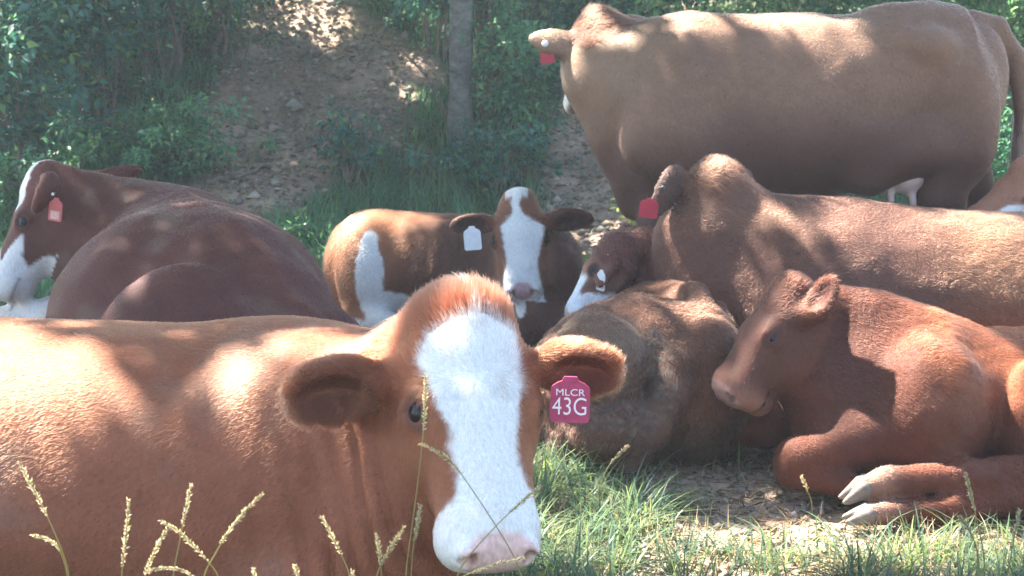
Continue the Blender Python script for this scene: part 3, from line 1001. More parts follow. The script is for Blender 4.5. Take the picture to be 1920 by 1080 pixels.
# ------------------------------------------------------------------ the muddy calf that lies with its rump towards the camera
def calf_muddy():
    root = thing('calf', 'brown calf lying with its muddy rump towards us, white muzzle, slim white tag', 'calf', (.42, 5.0, 0), HERD)
    sc = Sculpt()
    sc.tube([(.40, 4.86, .27, .24, .22), (.42, 5.02, .25, .30, .215), (.50, 5.25, .25, .30, .22), (.58, 5.50, .26, .23, .215), (.60, 5.68, .27, .14, .18)], k=.05, cap=.16)
    sc.ell((.25, 4.90, .20), (.20, .24, .25), None, .05)                     # near left thigh
    sc.ell((.56, 4.92, .20), (.20, .24, .27), None, .05)
    sc.ell((.40, 4.95, .34), (.22, .24, .14), None, .06)
    sc.chain([(P(1268, 690, 4.70), .045), (P(1250, 745, 4.66), .05), (P(1218, 810, 4.62), .045), (P(1185, 872, 4.60), .036)], .05)   # tucked shank
    sc.ell(P(1258, 715, 4.77), (.055, .06, .07), None, .07)
    sc.ell(P(1150, 800, 4.66), (.14, .12, .10), None, .05)
    sc.cone(P(1080, 830, 4.75), P(1170, 860, 4.66), .09, .06, .04)
    sc.chain([(P(1345, 575, 5.06), .022), (P(1364, 640, 4.95), .022), (P(1370, 720, 4.88), .019), (P(1360, 800, 4.84), .016)], .03)     # tail
    O = P(1136, 436, 5.60)
    head = Head(O, P(1046, 586, 5.54) - O, (-.93, .16, .42), .66)
    sc.tube([(.62, 5.60, .37, .15, .19), (.55, 5.64, .44, .13, .17), (.44, 5.64, .49, .10, .14), tuple(head.w(.08, 0, -.13)) + (.075, .085)], k=.06)
    head.build(sc, mz=1.08)
    bL = head.w(.09, .10, -.095); tL = P(1124, 540, 5.44); wL = (-.7, -.6, -.1)
    RL = ear(sc, head.w(.09, .06, -.09), bL, tL, .075, wL, .022)
    bR = head.w(.05, -.09, -.08); tR = P(1180, 425, 5.80)
    ear(sc, head.w(.08, -.06, -.09), bR, tR, .075, (-.6, .6, .3), .022)
    sc.chain([(P(1250, 548, 5.30), .035), (P(1300, 556, 5.08), .033), (P(1340, 596, 4.93), .030)], .045)   # spine
    sc.ell(P(1120, 690, 4.72), (.155, .14, .17), None, .014)                  # left thigh lies over the flank
    sc.ell(P(1185, 585, 4.95), (.06, .06, .045), None, .05)                  # hip bones
    sc.ell(P(1330, 650, 4.80), (.075, .07, .09), None, .05)
    sc.cone(P(1232, 640, 4.58), P(1232, 800, 4.53), .026, .034, .05, True)
    def crust(X, d):
        m = smooth(.46, .30, X[:, 0]) * smooth(5.1, 4.9, X[:, 1])
        n = fbm(X, 42, 5, 2)
        return d - m * smooth(.5, .75, n) * .006 - (fbm(X, 12, 8, 2) - .5) * .02
    sc.post.append(crust)
    base = np.array([.140, .064, .040])
    def colour(V):
        c = mixc(base * .75, base * 1.2, fbm(V, 6, 3)) * (0.8 + .4 * fbm(V, 34, 6))[:, None]
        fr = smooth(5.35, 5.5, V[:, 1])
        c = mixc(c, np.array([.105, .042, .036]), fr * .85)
        # dried mud and dung caked on the thigh
        e = 1 - np.linalg.norm((V - P(1175, 720, 4.66)) / np.array([.19, .3, .19]), axis=1)
        m = smooth(-.1, .35, e + (fbm(V, 14, 5) - .5) * .9)
        grey = mixc(np.array([.055, .050, .046]), np.array([.175, .155, .130]), smooth(.42, .72, fbm(V, 70, 12, 3)))
        spk = smooth(.52, .66, fbm(V, 75, 15, 2))
        c = c * (1 - m * (.35 + .5 * spk))[:, None] + grey * (m * (.35 + .5 * spk))[:, None]
        e = 1 - np.linalg.norm((V - P(1120, 640, 4.7)) / np.array([.2, .3, .10]), axis=1)
        c = mixc(c, np.array([.17, .115, .080]), smooth(.0, .4, e + (fbm(V, 18, 6) - .5) * .6) * .6)
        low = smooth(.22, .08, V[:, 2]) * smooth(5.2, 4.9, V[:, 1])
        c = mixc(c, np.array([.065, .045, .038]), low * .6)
        h = head.local(V); zone = head_zone(h)
        c = mixc(c, np.array([.22, .115, .078]), smooth(.12, .2, h[:, 0]) * zone * .6)
        w = smooth(.325, .345, h[:, 0] - .5 * (h[:, 2] + .08) + (fbm(h, 30, 4, 2) - .5) * .05) * zone
        fr = smooth(-.052, -.038, h[:, 2]) * smooth(.24, .28, h[:, 0]) * zone
        c = mixc(c, np.array([.72, .75, .78]), np.maximum(w, fr))
        c = eye_rims(c, h, head, np.array([.03, .018, .018]), .85)
        c = muzzle_colours(c, h, np.array([.5, .4, .4]))
        return c
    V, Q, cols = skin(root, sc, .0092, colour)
    fl = lambda X: head_flow(head, X, np.tile(np.array([[.1, -.5, -.7]]), (len(X), 1)))
    def lenf(X):
        h = head.local(X); return np.where(head_zone(h) & (h[:, 0] > .15), .4, 1.0)
    make_coat(root, V, Q, cols, 90000, .019, .0006, None, fl, .5, lenf, 8, wave=.9, jitter=.4)
    head.eyes(root, sides=(1,))
    tag_plate(root, P(1128, 506, 5.46), (.05, 0, 1), (-.88, -.45, 0), .05, .072, M_TAG_WHITE)
    tag_plate(root, P(1140, 477, 5.50), (-.02, 0, 1), (-.85, -.5, 0), .025, .038, M_TAG_WHITE)
    cattle['muddy'] = (root, V)

# ------------------------------------------------------------------ the tan cow lying behind, head turned away
def cow_behind():
    root = thing('cow', 'tan cow lying with its head turned away, crimson tag hanging below its near ear', 'cow', (1.5, 5.5, 0), HERD)
    sc = Sculpt()
    sc.tube([(2.55, 5.62, .30, .24, .29), (2.3, 5.60, .315, .36, .325), (1.85, 5.56, .335, .43, .340), (1.40, 5.52, .350, .41, .350), (1.08, 5.48, .36, .34, .35), (.84, 5.44, .34, .25, .32)], k=.05, cap=.2)
    sc.ell((1.05, 5.32, .34), (.26, .26, .32), None, .10)
    sc.ell((2.2, 5.30, .28), (.34, .3, .3), None, .1)
    sc.ell((1.12, 5.52, .56), (.3, .12, .14), None, .12)
    sc.cone((1.0, 5.15, .22), (.72, 5.08, .10), .13, .08, .06)
    sc.cone((.72, 5.08, .09), (1.05, 5.0, .05), .06, .045, .03)
    O = P(1334, 309, 5.58)
    head = Head(O, (-.22, .34, -1.0), (-.35, .93, .30), .84)
    sc.chain([((1.08, 5.50, .46), .26), ((.90, 5.50, .54), .20), ((.785, 5.52, .605), .13), (head.w(.05, 0, -.10), .095)], .09)
    sc.chain([((.80, 5.44, .30), .24), ((.70, 5.47, .46), .185), ((.665, 5.49, .60), .15), (head.w(.16, 0, -.12), .125)], .09)
    head.build(sc, poll=.95)
    bR = head.w(.10, -.11, -.10)
    # near ear, seen from behind
    bL = P(1272, 316, 5.46); tL = P(1226, 402, 5.38); wL = (-.75, .6, -.2)
    RL = ear(sc, P(1300, 350, 5.52), bL, tL, .102, wL, .022)
    ear(sc, head.w(.08, .06, -.09), P(1385, 330, 5.66), P(1398, 352, 5.85), .09, (-.2, .9, 0), .028, hollow=False)
    sc.post.append(lambda X, d: d + (fbm(X, 8, 3, 2) - .5) * .018 * smooth(.95, 1.2, X[:, 0]) + (fbm(X, 26, 7, 2) - .5) * .006)
    base = np.array([.112, .050, .035])
    def colour(V):
        c = mixc(base * .78, base * 1.2, fbm(V, 4, 3)) * (0.82 + .36 * fbm(V, 30, 6))[:, None]
        c = mixc(c, np.array([.180, .086, .048]), smooth(1.3, 1.6, V[:, 0]) * .7)  # paler hind body: the sunlit patch is coloured into the coat
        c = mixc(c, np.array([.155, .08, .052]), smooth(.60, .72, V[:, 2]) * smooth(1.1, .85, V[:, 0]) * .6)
        e = np.linalg.norm(V - P(1240, 352, 5.38), axis=1)
        c = mixc(c, np.array([.070, .040, .034]), smooth(.13, .08, e) * .9)
        return c
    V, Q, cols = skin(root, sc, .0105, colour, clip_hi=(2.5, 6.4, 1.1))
    def flow(X):
        return head_flow(head, X, np.tile(np.array([[.75, 0, -.6]]), (len(X), 1)))
    def lenf(X):
        h = head.local(X)
        return 1 + .6 * smooth(1.3, 1.6, X[:, 0]) + 1.7 * smooth(.05, .0, h[:, 0]) * head_zone(h, -.1)
    make_coat(root, V, Q, cols, 180000, .013, .00040, lambda c, n: np.where(c[:, 2] < .2, .1, 1.0) * np.where(n[:, 1] > .6, .4, 1), flow, .45, lenf, 9, wave=1.0, jitter=.45)
    tag_plate(root, P(1219, 372, 5.33), (.12, 0, 1), (-.2, -1, 0), .062, .066, M_TAG_CRIMSON)
    bm_sphere('tag_button', P(1243, 352, 5.375), .008, M_PRINT_GREY, root, 6)
    cattle['behind'] = (root, V)

# ------------------------------------------------------------------ the red calf lying at the right, in profile
def calf_right():
    root = thing('calf', 'plain red calf lying in profile facing left, drowsy eyes, hind hooves stretched towards us', 'calf', (1.2, 4.4, 0), HERD)
    sc = Sculpt()
    def m(x, y, z): return (x * 1.05, y + .22, z * .93)
    sc.tube([m(.92, 4.34, .25) + (.17, .20), m(1.08, 4.40, .27) + (.24, .23), m(1.32, 4.48, .245) + (.30, .215), m(1.58, 4.55, .235) + (.31, .205), m(1.84, 4.60, .23) + (.27, .20), m(2.02, 4.62, .23) + (.18, .18)], k=.05, cap=.15)
    sc.ell(m(1.14, 4.24, .27), (.17, .20, .22), None, .04)                   # shoulder
    sc.ell(m(1.20, 4.42, .40), (.16, .14, .115), None, .06)
    sc.ell(m(1.63, 4.34, .22), (.26, .21, .23), None, .03)                   # thigh
    # folded foreleg: elbow, knee, cannon and hoof
    sc.cone(m(1.10, 4.22, .25), m(.80, 4.17, .145), .125, .060, .05)
    sc.ell(m(.765, 4.18, .130), (.058, .055, .068), None, .03)
    sc.cone(m(.765, 4.18, .10), m(.92, 4.10, .075), .052, .036, .02)
    sc.cone(m(1.0, 4.6, .2), m(.76, 4.62, .12), .1, .06, .05)                 # far foreleg
    sc.cone(m(.76, 4.62, .11), m(.62, 4.60, .09), .055, .04, .04)
    sc.ell((1.57, 4.46, .20), (.20, .17, .225), None, .012)                  # near thigh
    # hind leg stretched forward
    sc.chain([(m(1.66, 4.16, .15), .11), (m(1.42, 4.06, .125), .066), (m(1.18, 4.03, .128), .047), (m(.98, 4.01, .118), .038), (m(.915, 4.0, .104), .031)], .03)
    sc.chain([(m(1.60, 4.12, .07), .08), (m(1.14, 3.98, .048), .038), (m(.93, 3.95, .042), .031)], .025)
    O = P(1464, 514, 4.62)
    head = Head(O, P(1316, 746, 4.52) - O, (-1.0, -.22, .36), .86)
    sc.tube([m(1.12, 4.42, .36) + (.15, .19), m(.98, 4.44, .42) + (.13, .185), m(.88, 4.44, .475) + (.105, .155), tuple(head.w(.09, 0, -.13)) + (.085, .10)], k=.06)
    sc.tube([m(1.0, 4.34, .24) + (.1, .16), m(.90, 4.36, .32) + (.08, .14), tuple(head.w(.26, 0, -.18)) + (.05, .08)], k=.06)
    head.build(sc, poll=1.05, jaw=1.16, long=.92, mz=1.28, lid=.40, groove=.006)
    bL = P(1524, 600, 4.50); tL = P(1560, 520, 4.52); wL = (-.85, -.50, -.1)
    RL = ear(sc, head.w(.12, .07, -.09), bL, tL, .100, wL, .024)
    bR = head.w(.09, -.1, -.08)
    ear(sc, head.w(.09, -.06, -.08), bR, bR + np.array([.05, .13, .04]), .08, (-.7, .3, 0), .025)
    sc.post.append(lambda X, d: d + (fbm(X, 14, 3, 2) - .5) * .016 * smooth(1.05, 1.2, X[:, 0]))
    base = np.array([.112, .033, .018])
    def colour(V):
        c = mixc(base * .78, base * 1.18, fbm(V, 5, 3)) * (0.84 + .32 * fbm(V, 30, 6))[:, None]
        h = head.local(V); zone = head_zone(h)
        c = mixc(c, np.array([.088, .036, .026]), head_soft(h) * .8)
        nk = smooth(.95, 1.02, V[:, 0]) * 0
        c = mixc(c, np.array([.068, .024, .017]), smooth(.80, .95, V[:, 0]) * smooth(1.15, 1.0, V[:, 0]) * (1 - zone) * .7)
        c = mixc(c, np.array([.30, .15, .11]), smooth(.36, .46, h[:, 0]) * zone * .7)
        c = eye_rims(c, h, head, np.array([.06, .026, .022]), .6, .03)
        c = muzzle_colours(c, h, np.array([.33, .19, .16]), np.array([.05, .022, .02]), .92, 1.28)
        c = ear_inside(c, V, bL, tL, RL, .105, np.array([.10, .042, .034]), .8)
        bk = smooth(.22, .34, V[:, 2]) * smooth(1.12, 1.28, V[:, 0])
        c = mixc(c, np.array([.21, .064, .026]), bk * .8)  # sunlit orange of the back and shoulder put into the coat colour
        # pale feet
        f = smooth(1.09, .99, V[:, 0]) * (V[:, 1] < 4.275) * (V[:, 2] < .17)
        c = mixc(c, np.array([.26, .14, .10]), f * .8)
        n = smooth(.5, .62, fbm(V, 10, 9)) * smooth(1.05, 1.2, V[:, 0]) * smooth(1.45, 1.3, V[:, 0])
        c = mixc(c, np.array([.20, .13, .11]), n * .12)
        return c
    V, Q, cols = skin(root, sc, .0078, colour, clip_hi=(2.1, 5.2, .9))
    fl = lambda X: head_flow(head, X, np.tile(np.array([[.7, 0, -.65]]), (len(X), 1)))
    def lenf(X):
        h = head.local(X)
        m = np.where(head_zone(h) & (h[:, 0] > .15), .45, 1.0)
        m = m + 1.1 * smooth(.07, .0, h[:, 0]) * head_zone(h)
        return m + 1.0 * smooth(.41, .46, X[:, 2]) * smooth(.98, 1.06, X[:, 0]) * smooth(1.38, 1.26, X[:, 0])
    def dens(c, n):
        h = head.local(c)
        d = np.ones(len(c))
        for q in (1, -1):
            e = np.linalg.norm(h - np.array([.212, q * .0965, -.062]) - head.eye_dir(q) * .03, axis=1)
            d = np.where(e < .022, 0, d)
        return d * np.where(c[:, 1] > 4.97, .3, 1)
    make_coat(root, V, Q, cols, 190000, .013, .00042, dens, fl, .40, lenf, 10, wave=.6, jitter=.3)
    head.eyes(root, sides=(1,), out=.0015, r=.0235)
    hoof(root, m(.905, 3.995, .105), (-1, -.12, -.35), (0, -.2, 1), .82, M_HOOF_PALE)
    hoof(root, m(.91, 3.945, .045), (-1, -.1, -.05), (0, -.2, 1), .80, M_HOOF_PALE)
    hoof(root, m(.94, 4.085, .08), (.9, -.3, -.3), (0, -.6, 1), .85, M_HOOF)
    cattle['right'] = (root, V)

# ------------------------------------------------------------------ the tan cow standing at the back
def cow_standing():
    root = thing('cow', 'large tan cow standing at the back, head turned away, pale udder and long tail', 'cow', (1.25, 6.5, 0), HERD)
    sc = Sculpt()
    sc.tube([(1.86, 6.54, 1.10, .18, .24), (1.77, 6.53, 1.10, .25, .305), (1.60, 6.50, 1.115, .28, .295), (1.30, 6.50, 1.015, .37, .36), (.95, 6.50, .985, .36, .38), (.66, 6.50, 1.0, .27, .365), (.50, 6.50, .99, .19, .30)], k=.05, cap=.13)
    sc.ell((.66, 6.36, .93), (.21, .2, .30), None, .12)                      # shoulder
    sc.ell((1.775, 6.38, .97), (.15, .19, .31), None, .07)                     # thigh
    sc.ell((1.83, 6.70, .98), (.14, .19, .30), None, .08)
    sc.cone((.66, 6.275, 1.18), (.52, 6.23, .86), .045, .06, .16)            # shoulder blade
    sc.ell((1.60, 6.27, 1.25), (.11, .07, .06), None, .09)                   # hook bone
    sc.ell((1.50, 6.09, 1.10), (.17, .06, .13), None, .10, True)             # hollow of the flank
    sc.ell((.80, 6.10, 1.02), (.10, .05, .26), None, .09, True)              # hollow behind the shoulder
    # fore legs
    for y, x in ((6.36, .60), (6.64, .70)):
        sc.chain([((x + .02, y, .80), .13), ((x, y, .52), .075), ((x, y, .40), .062), ((x, y, .14), .044), ((x - .02, y, .06), .052)], .05)
    # hind legs
    sc.chain([((1.75, 6.36, .84), .12), ((1.715, 6.34, .66), .088), ((1.78, 6.35, .46), .066), ((1.78, 6.35, .38), .06), ((1.75, 6.34, .12), .045), ((1.72, 6.34, .06), .052)], .05)
    sc.chain([((1.86, 6.70, .84), .12), ((1.93, 6.70, .66), .08), ((2.06, 6.71, .46), .06), ((2.05, 6.71, .38), .06), ((2.02, 6.71, .12), .045), ((1.99, 6.71, .06), .052)], .05)
    sc.cone((1.62, 6.25, .86), (1.40, 6.30, .76), .08, .10, .09)             # flank fold
    # tail
    T = [P(1822, 40, 6.55), P(1868, 50, 6.57), P(1906, 112, 6.58), P(1914, 200, 6.56), P(1906, 320, 6.53)]
    sc.chain([(T[0], .045), (T[1], .030), (T[2], .023), (T[3], .020), (T[4], .015)], .03)
    O = P(1106, 17, 6.62)
    head = Head(O, P(1062, 205, 6.95) - O, (-.55, .80, .28), .96)
    sc.chain([((.66, 6.50, 1.05), .30), ((.50, 6.52, 1.08), .235), ((.40, 6.56, 1.13), .175), (head.w(.09, 0, -.12), .125)], .07)
    sc.chain([((.58, 6.46, .82), .20), ((.48, 6.48, .92), .15), ((.41, 6.53, 1.03), .12), (head.w(.24, 0, -.16), .09)], .06)
    sc.cone((.50, 6.46, .62), (.44, 6.46, .90), .07, .09, .08)               # brisket
    head.build(sc, poll=.82)
    bL = head.w(.095, .095, -.10); tL = P(988, 72, 6.50); wL = (-.15, .75, -.6)
    RL = ear(sc, head.w(.09, .06, -.10), bL, tL, .115, wL, .03)
    ear(sc, head.w(.08, -.06, -.09), head.w(.08, -.10, -.09), head.w(.10, -.27, -.11), .1, (-.5, .8, .2), .028)
    sc.post.append(lambda X, d: d + (fbm(X, 6, 3, 2) - .5) * .026 + (fbm(X, 2.6, 13, 2) - .5) * .04 + (fbm(X * np.array([1, 1, .3]), 14, 23, 2) - .5) * .012)
    base = np.array([.205, .116, .077])
    def colour(V):
        c = mixc(base * .84, base * 1.12, fbm(V, 4, 3)) * (0.86 + .28 * fbm(V, 26, 6))[:, None]
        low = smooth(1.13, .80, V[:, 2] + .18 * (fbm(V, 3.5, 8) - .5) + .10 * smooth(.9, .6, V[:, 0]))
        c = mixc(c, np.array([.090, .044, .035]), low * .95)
        nk = smooth(.66, .42, V[:, 0]) * smooth(.95, 1.15, V[:, 2])
        c = mixc(c, np.array([.25, .165, .112]), nk * .6)
        back = smooth(1.28, 1.36, V[:, 2]) * smooth(.55, .7, V[:, 0]) * smooth(1.2, .9, V[:, 0])
        c = mixc(c, np.array([.23, .115, .070]), back * .5)
        h = head.local(V); zone = head_zone(h, -.1)
        c = mixc(c, np.array([.125, .052, .034]), zone * smooth(.12, .02, h[:, 0]) * .9)
        w = smooth(.30, .34, h[:, 0]) * zone
        c = mixc(c, np.array([.74, .70, .64]), w * smooth(-.12, -.09, h[:, 2]))
        e = np.linalg.norm((V - P(1888, 80, 6.5)) / np.array([.06, .4, .09]), axis=1)
        c = mixc(c, np.array([.05, .04, .042]), smooth(1.1, .6, e) * smooth(1.99, 2.03, V[:, 0]) * .0)
        c = ear_inside(c, V, bL, tL, RL, .115, np.array([.16, .07, .05]))
        return c
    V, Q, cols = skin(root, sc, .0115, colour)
    fl = lambda X: head_flow(head, X, np.tile(np.array([[.6, 0, -.75]]), (len(X), 1)))
    def lenf(X):
        h = head.local(X); return 1 + 2.6 * smooth(.05, .0, h[:, 0]) * head_zone(h, -.1)
    make_coat(root, V, Q, cols, 170000, .0115, .00045, lambda c, n: np.where(c[:, 2] < .5, .2, 1.0) * np.where(n[:, 1] > .6, .4, 1), fl, .4, lenf, 11, wave=.8)
    # switch of the tail
    r = np.random.default_rng(3)
    if HAIR:
        n, K = 900, 5
        pts = np.zeros((n, K, 3))
        p0 = T[3] + (T[4] - T[3]) * r.random((n, 1)) + r.normal(0, .010, (n, 3))
        for i in range(K):
            pts[:, i] = p0 + np.array([0, 0, -.11]) * i + r.normal(0, .006, (n, 3)) * i
        cu = bpy.data.hair_curves.new('tail_switch')
        cu.add_curves([K] * n)
        cu.attributes['position'].data.foreach_set('vector', pts.astype(np.float32).ravel())
        ra = cu.attributes.get('radius') or cu.attributes.new('radius', 'FLOAT', 'POINT')
        ra.data.foreach_set('value', np.full(n * K, .0012, np.float32))
        at = cu.attributes.new('coat', 'FLOAT_COLOR', 'CURVE')
        cc = np.ones((n, 4), np.float32); cc[:, :3] = np.array([.10, .065, .055]) * r.uniform(.7, 1.4, (n, 1))
        at.data.foreach_set('color', cc.ravel())
        link('tail_switch', cu, M_HAIR, root)
    # udder with teats
    us = Sculpt()
    us.ell(P(1692, 324, 6.34), (.085, .10, .085), None, .05)
    us.ell(P(1704, 306, 6.38), (.07, .11, .10), None, .05)
    for px, py, y in ((1706, 352, 6.30), (1664, 346, 6.30), (1712, 352, 6.42)):
        a = P(px, py - 10, y)
        us.cone(a, a + np.array([.018, -.0, -.085]), .020, .013, .02)
    uv, uq = us.mesh(.008)
    link('udder', mesh_quads('udder', uv, uq), M_UDDER, root)
    tag_plate(root, P(1024, 92, 6.50), (-.15, .1, 1), (-.2, -1, 0), .058, .060, M_TAG_CRIMSON)
    bm_sphere('tag_button', P(1022, 82, 6.455), .0135, M_TAG_WHITE, root, 8)
    for x, y in ((.58, 6.36), (.68, 6.64), (1.70, 6.34), (1.97, 6.71)):
        hoof(root, (x - .005, y, .035), (-1, 0, -.2), (0, 0, 1), 1.1, M_HOOF)
    cattle['standing'] = (root, V)

# ------------------------------------------------------------------ the calf whose head shows at the right edge
def calf_edge():
    root = thing('calf', 'light brown calf at the right edge beside the standing cow hind legs, white cheek', 'calf', (2.15, 6.1, 0), HERD)
    sc = Sculpt()
    O = P(1958, 300, 6.06)
    head = Head(O, P(1806, 404, 5.94) - O, (-.50, -.45, .80), .78)
    sc.tube([(2.95, 6.5, .28, .22, .24), (2.6, 6.35, .29, .26, .25), (2.3, 6.2, .32, .2, .22), (2.16, 6.12, .44, .14, .17), tuple(head.w(.09, 0, -.13)) + (.085, .10)], k=.06, cap=.15)
    head.build(sc)
    bL = head.w(.09, .10, -.09); tL = bL + np.array([.12, -.10, -.02])
    ear(sc, head.w(.09, .06, -.09), bL, tL, .085, (-.5, -.8, 0), .026)
    base = np.array([.27, .125, .078])
    def colour(V):
        c = mixc(base * .8, base * 1.2, fbm(V, 5, 3)) * (0.85 + .3 * fbm(V, 28, 6))[:, None]
        h = head.local(V); zone = head_zone(h)
        e = 1 - np.linalg.norm((V - P(1908, 405, 5.95)) / np.array([.075, .2, .045]), axis=1)
        c = mixc(c, np.array([.74, .73, .72]), smooth(-.1, .1, e + (fbm(V, 20, 4) - .5) * .3))
        c = eye_rims(c, h, head, np.array([.04, .022, .02]), .8)
        c = muzzle_colours(c, h, np.array([.12, .09, .085]))
        return c
    V, Q, cols = skin(root, sc, .0105, colour)
    fl = lambda X: head_flow(head, X, np.tile(np.array([[.7, 0, -.6]]), (len(X), 1)))
    make_coat(root, V, Q, cols, 25000, .014, .0006, lambda c, n: np.where(c[:, 2] < .15, .2, 1.0), fl, .35, None, 12)
    head.eyes(root, sides=(1,))
    cattle['edge'] = (root, V)

import time as _t
for fn in (cow_front, cow_left, calf_middle, calf_muddy, cow_behind, calf_right, cow_standing, calf_edge):
    t0 = _t.time()
    fn()
    print(fn.__name__, round(_t.time() - t0, 1), 's', len(list(cattle.values())[-1][1]))
# ================================================================== THE PLACE
def gz_raw(x, y):
    x = np.asarray(x, float); y = np.asarray(y, float)
    y0 = 8.7 + .18 * np.sin(x * 1.1 + .6) + .10 * np.clip(-x - 2, 0, 3)
    t = np.clip((y - y0) / 6.2, 0, 1)
    z = 1.95 * t * t * (3 - 2 * t)
    p = np.stack([x, y, np.zeros_like(x)], -1).reshape(-1, 3)
    sl = smooth(0, .25, t)
    b = (fbm(p, .9, 41, 3) - .5).reshape(x.shape) * (.05 + .30 * sl)
    c = (fbm(p, 4.5, 42, 3) - .5).reshape(x.shape) * (.045 + .09 * sl)
    far = smooth(14.5, 40, y) * 1.6
    near = smooth(40, 20, np.hypot(x, y))
    return z + (b + c) * near - .012 + far

def gz(x, y):
    return gz_raw(np.atleast_1d(x), np.atleast_1d(y))

def proj(X):
    X = np.asarray(X, float)
    c, s = math.cos(PITCH), math.sin(PITCH)
    d = X - np.array([0, 0, CAM_H])
    fw = d[..., 1] * c - d[..., 2] * s
    up = d[..., 1] * s + d[..., 2] * c
    return 960 + FPX * d[..., 0] / fw, 540 - FPX * up / fw

def ground_at(px, py, y0=2.0, y1=15.0):
    """where the sight line of a photograph pixel meets the ground"""
    ys = np.linspace(y0, y1, 400)
    pts = np.array([P(px, py, y) for y in ys])
    below = pts[:, 2] < gz(pts[:, 0], pts[:, 1])
    i = int(np.argmax(below)) if below.any() else len(ys) - 1
    p = pts[i]
    return np.array([p[0], p[1], float(gz(p[0], p[1])[0])])

def tri(v, xs, ys):
    return np.interp(v, xs, ys)

def path_mask(x, y):
    """1 on the bare trodden dirt, 0 where green grows"""
    z = gz_raw(x, y)
    px, py = proj(np.stack([x, y, z], -1))
    p = np.stack([x, y, np.zeros_like(x)], -1).reshape(-1, 3)
    w = (fbm(p, 1.7, 5, 3).reshape(x.shape) - .5) * 100
    lo = tri(py, [-200, 0, 100, 200, 330, 420], [470, 505, 430, 400, 330, 330])
    hi = tri(py, [-200, 0, 60, 150, 230, 300, 420], [720, 670, 750, 810, 790, 670, 530])
    m = smooth(-30, 40, np.minimum(px - lo, hi - px) + w) * smooth(460, 380, py + w * .3)
    lo2 = tri(py, [0, 150, 260, 400, 480], [1120, 1040, 1020, 1000, 1000])
    m2 = smooth(-30, 40, np.minimum(px - lo2, 1330 - px) + w * .6)
    flat = smooth(8.7, 8.2, y) * smooth(3.3, 4.2, y + w * .004)
    m3 = flat * smooth(700, 1000, px + w)
    m4 = smooth(7.6, 7.0, y) * smooth(4.0, 4.6, y + w * .002)
    return np.clip(np.maximum.reduce([m, m2 * (y > 7), m3, m4]), 0, 1)

# ------------------------------------------------------------------ ground: one sheet out to the horizon
def build_ground():
    def axis(lo, hi, fine_lo, fine_hi, st):
        a = list(np.arange(fine_lo, fine_hi, st))
        q, d = fine_hi, st
        while q < hi:
            a.append(q); d *= 1.35; q += d
        a.append(hi)
        q, d = fine_lo, st
        b = []
        while q > lo:
            d *= 1.35; q -= d; b.append(q)
        return np.array(sorted(set(b + a)))
    xs = axis(-90, 90, -5.0, 4.6, .045)
    ys = axis(-60, 120, 3.2, 14.8, .045)
    X, Y = np.meshgrid(xs, ys, indexing='ij')
    Z = gz_raw(X, Y)
    V = np.stack([X, Y, Z], -1).reshape(-1, 3)
    nx, ny = len(xs), len(ys)
    i = np.arange(nx * ny).reshape(nx, ny)
    q = np.stack([i[:-1, :-1], i[1:, :-1], i[1:, 1:], i[:-1, 1:]], -1).reshape(-1, 4)
    m = path_mask(X, Y).reshape(-1)
    n = fbm(V, 1.3, 3); n2 = fbm(V, 9, 4)
    soil = mixc(np.array([.22, .155, .115]), np.array([.40, .285, .21]), smooth(.3, .7, n))
    soil = soil * (.75 + .5 * n2)[:, None]
    green = mixc(np.array([.055, .062, .034]), np.array([.085, .095, .045]), n2)
    col = mixc(green, soil, m)
    me = mesh_quads('ground', V, q)
    set_colour(me, col)
    link('ground', me, M_SOIL, None, 'structure')
build_ground()

# ------------------------------------------------------------------ leaf and blade builders
def leaf_mesh(name, pos, axis, nrmv, ln, wd, cols, fold=.25):
    n = len(pos)
    a = nrm(axis)
    s = nrm(np.cross(a, nrmv))
    u = np.cross(s, a)
    ln = np.broadcast_to(ln, n)[:, None]; wd = np.broadcast_to(wd, n)[:, None]
    v0 = pos
    v1 = pos + a * ln * .45 + s * wd * .5 + u * wd * fold
    v2 = pos + a * ln - u * ln * .12
    v3 = pos + a * ln * .45 - s * wd * .5 + u * wd * fold
    V = np.stack([v0, v1, v2, v3], 1).reshape(-1, 3)
    i = np.arange(n) * 4
    F = np.stack([i, i + 1, i + 2, i, i + 2, i + 3], 1).reshape(-1, 3)
    me = mesh_quads(name, V, F, False)
    set_colour(me, np.repeat(cols, 4, 0))
    return me

def vary(base, n, r, amt=.25, alt=None, p=.15):
    c = np.asarray(base)[None] * r.uniform(1 - amt, 1 + amt, (n, 1)) * r.uniform(.9, 1.1, (n, 3))
    if alt is not None:
        m = r.random(n) < p
        c[m] = np.asarray(alt)[None] * r.uniform(.8, 1.2, (m.sum(), 1))
    return np.clip(c, .004, .8)

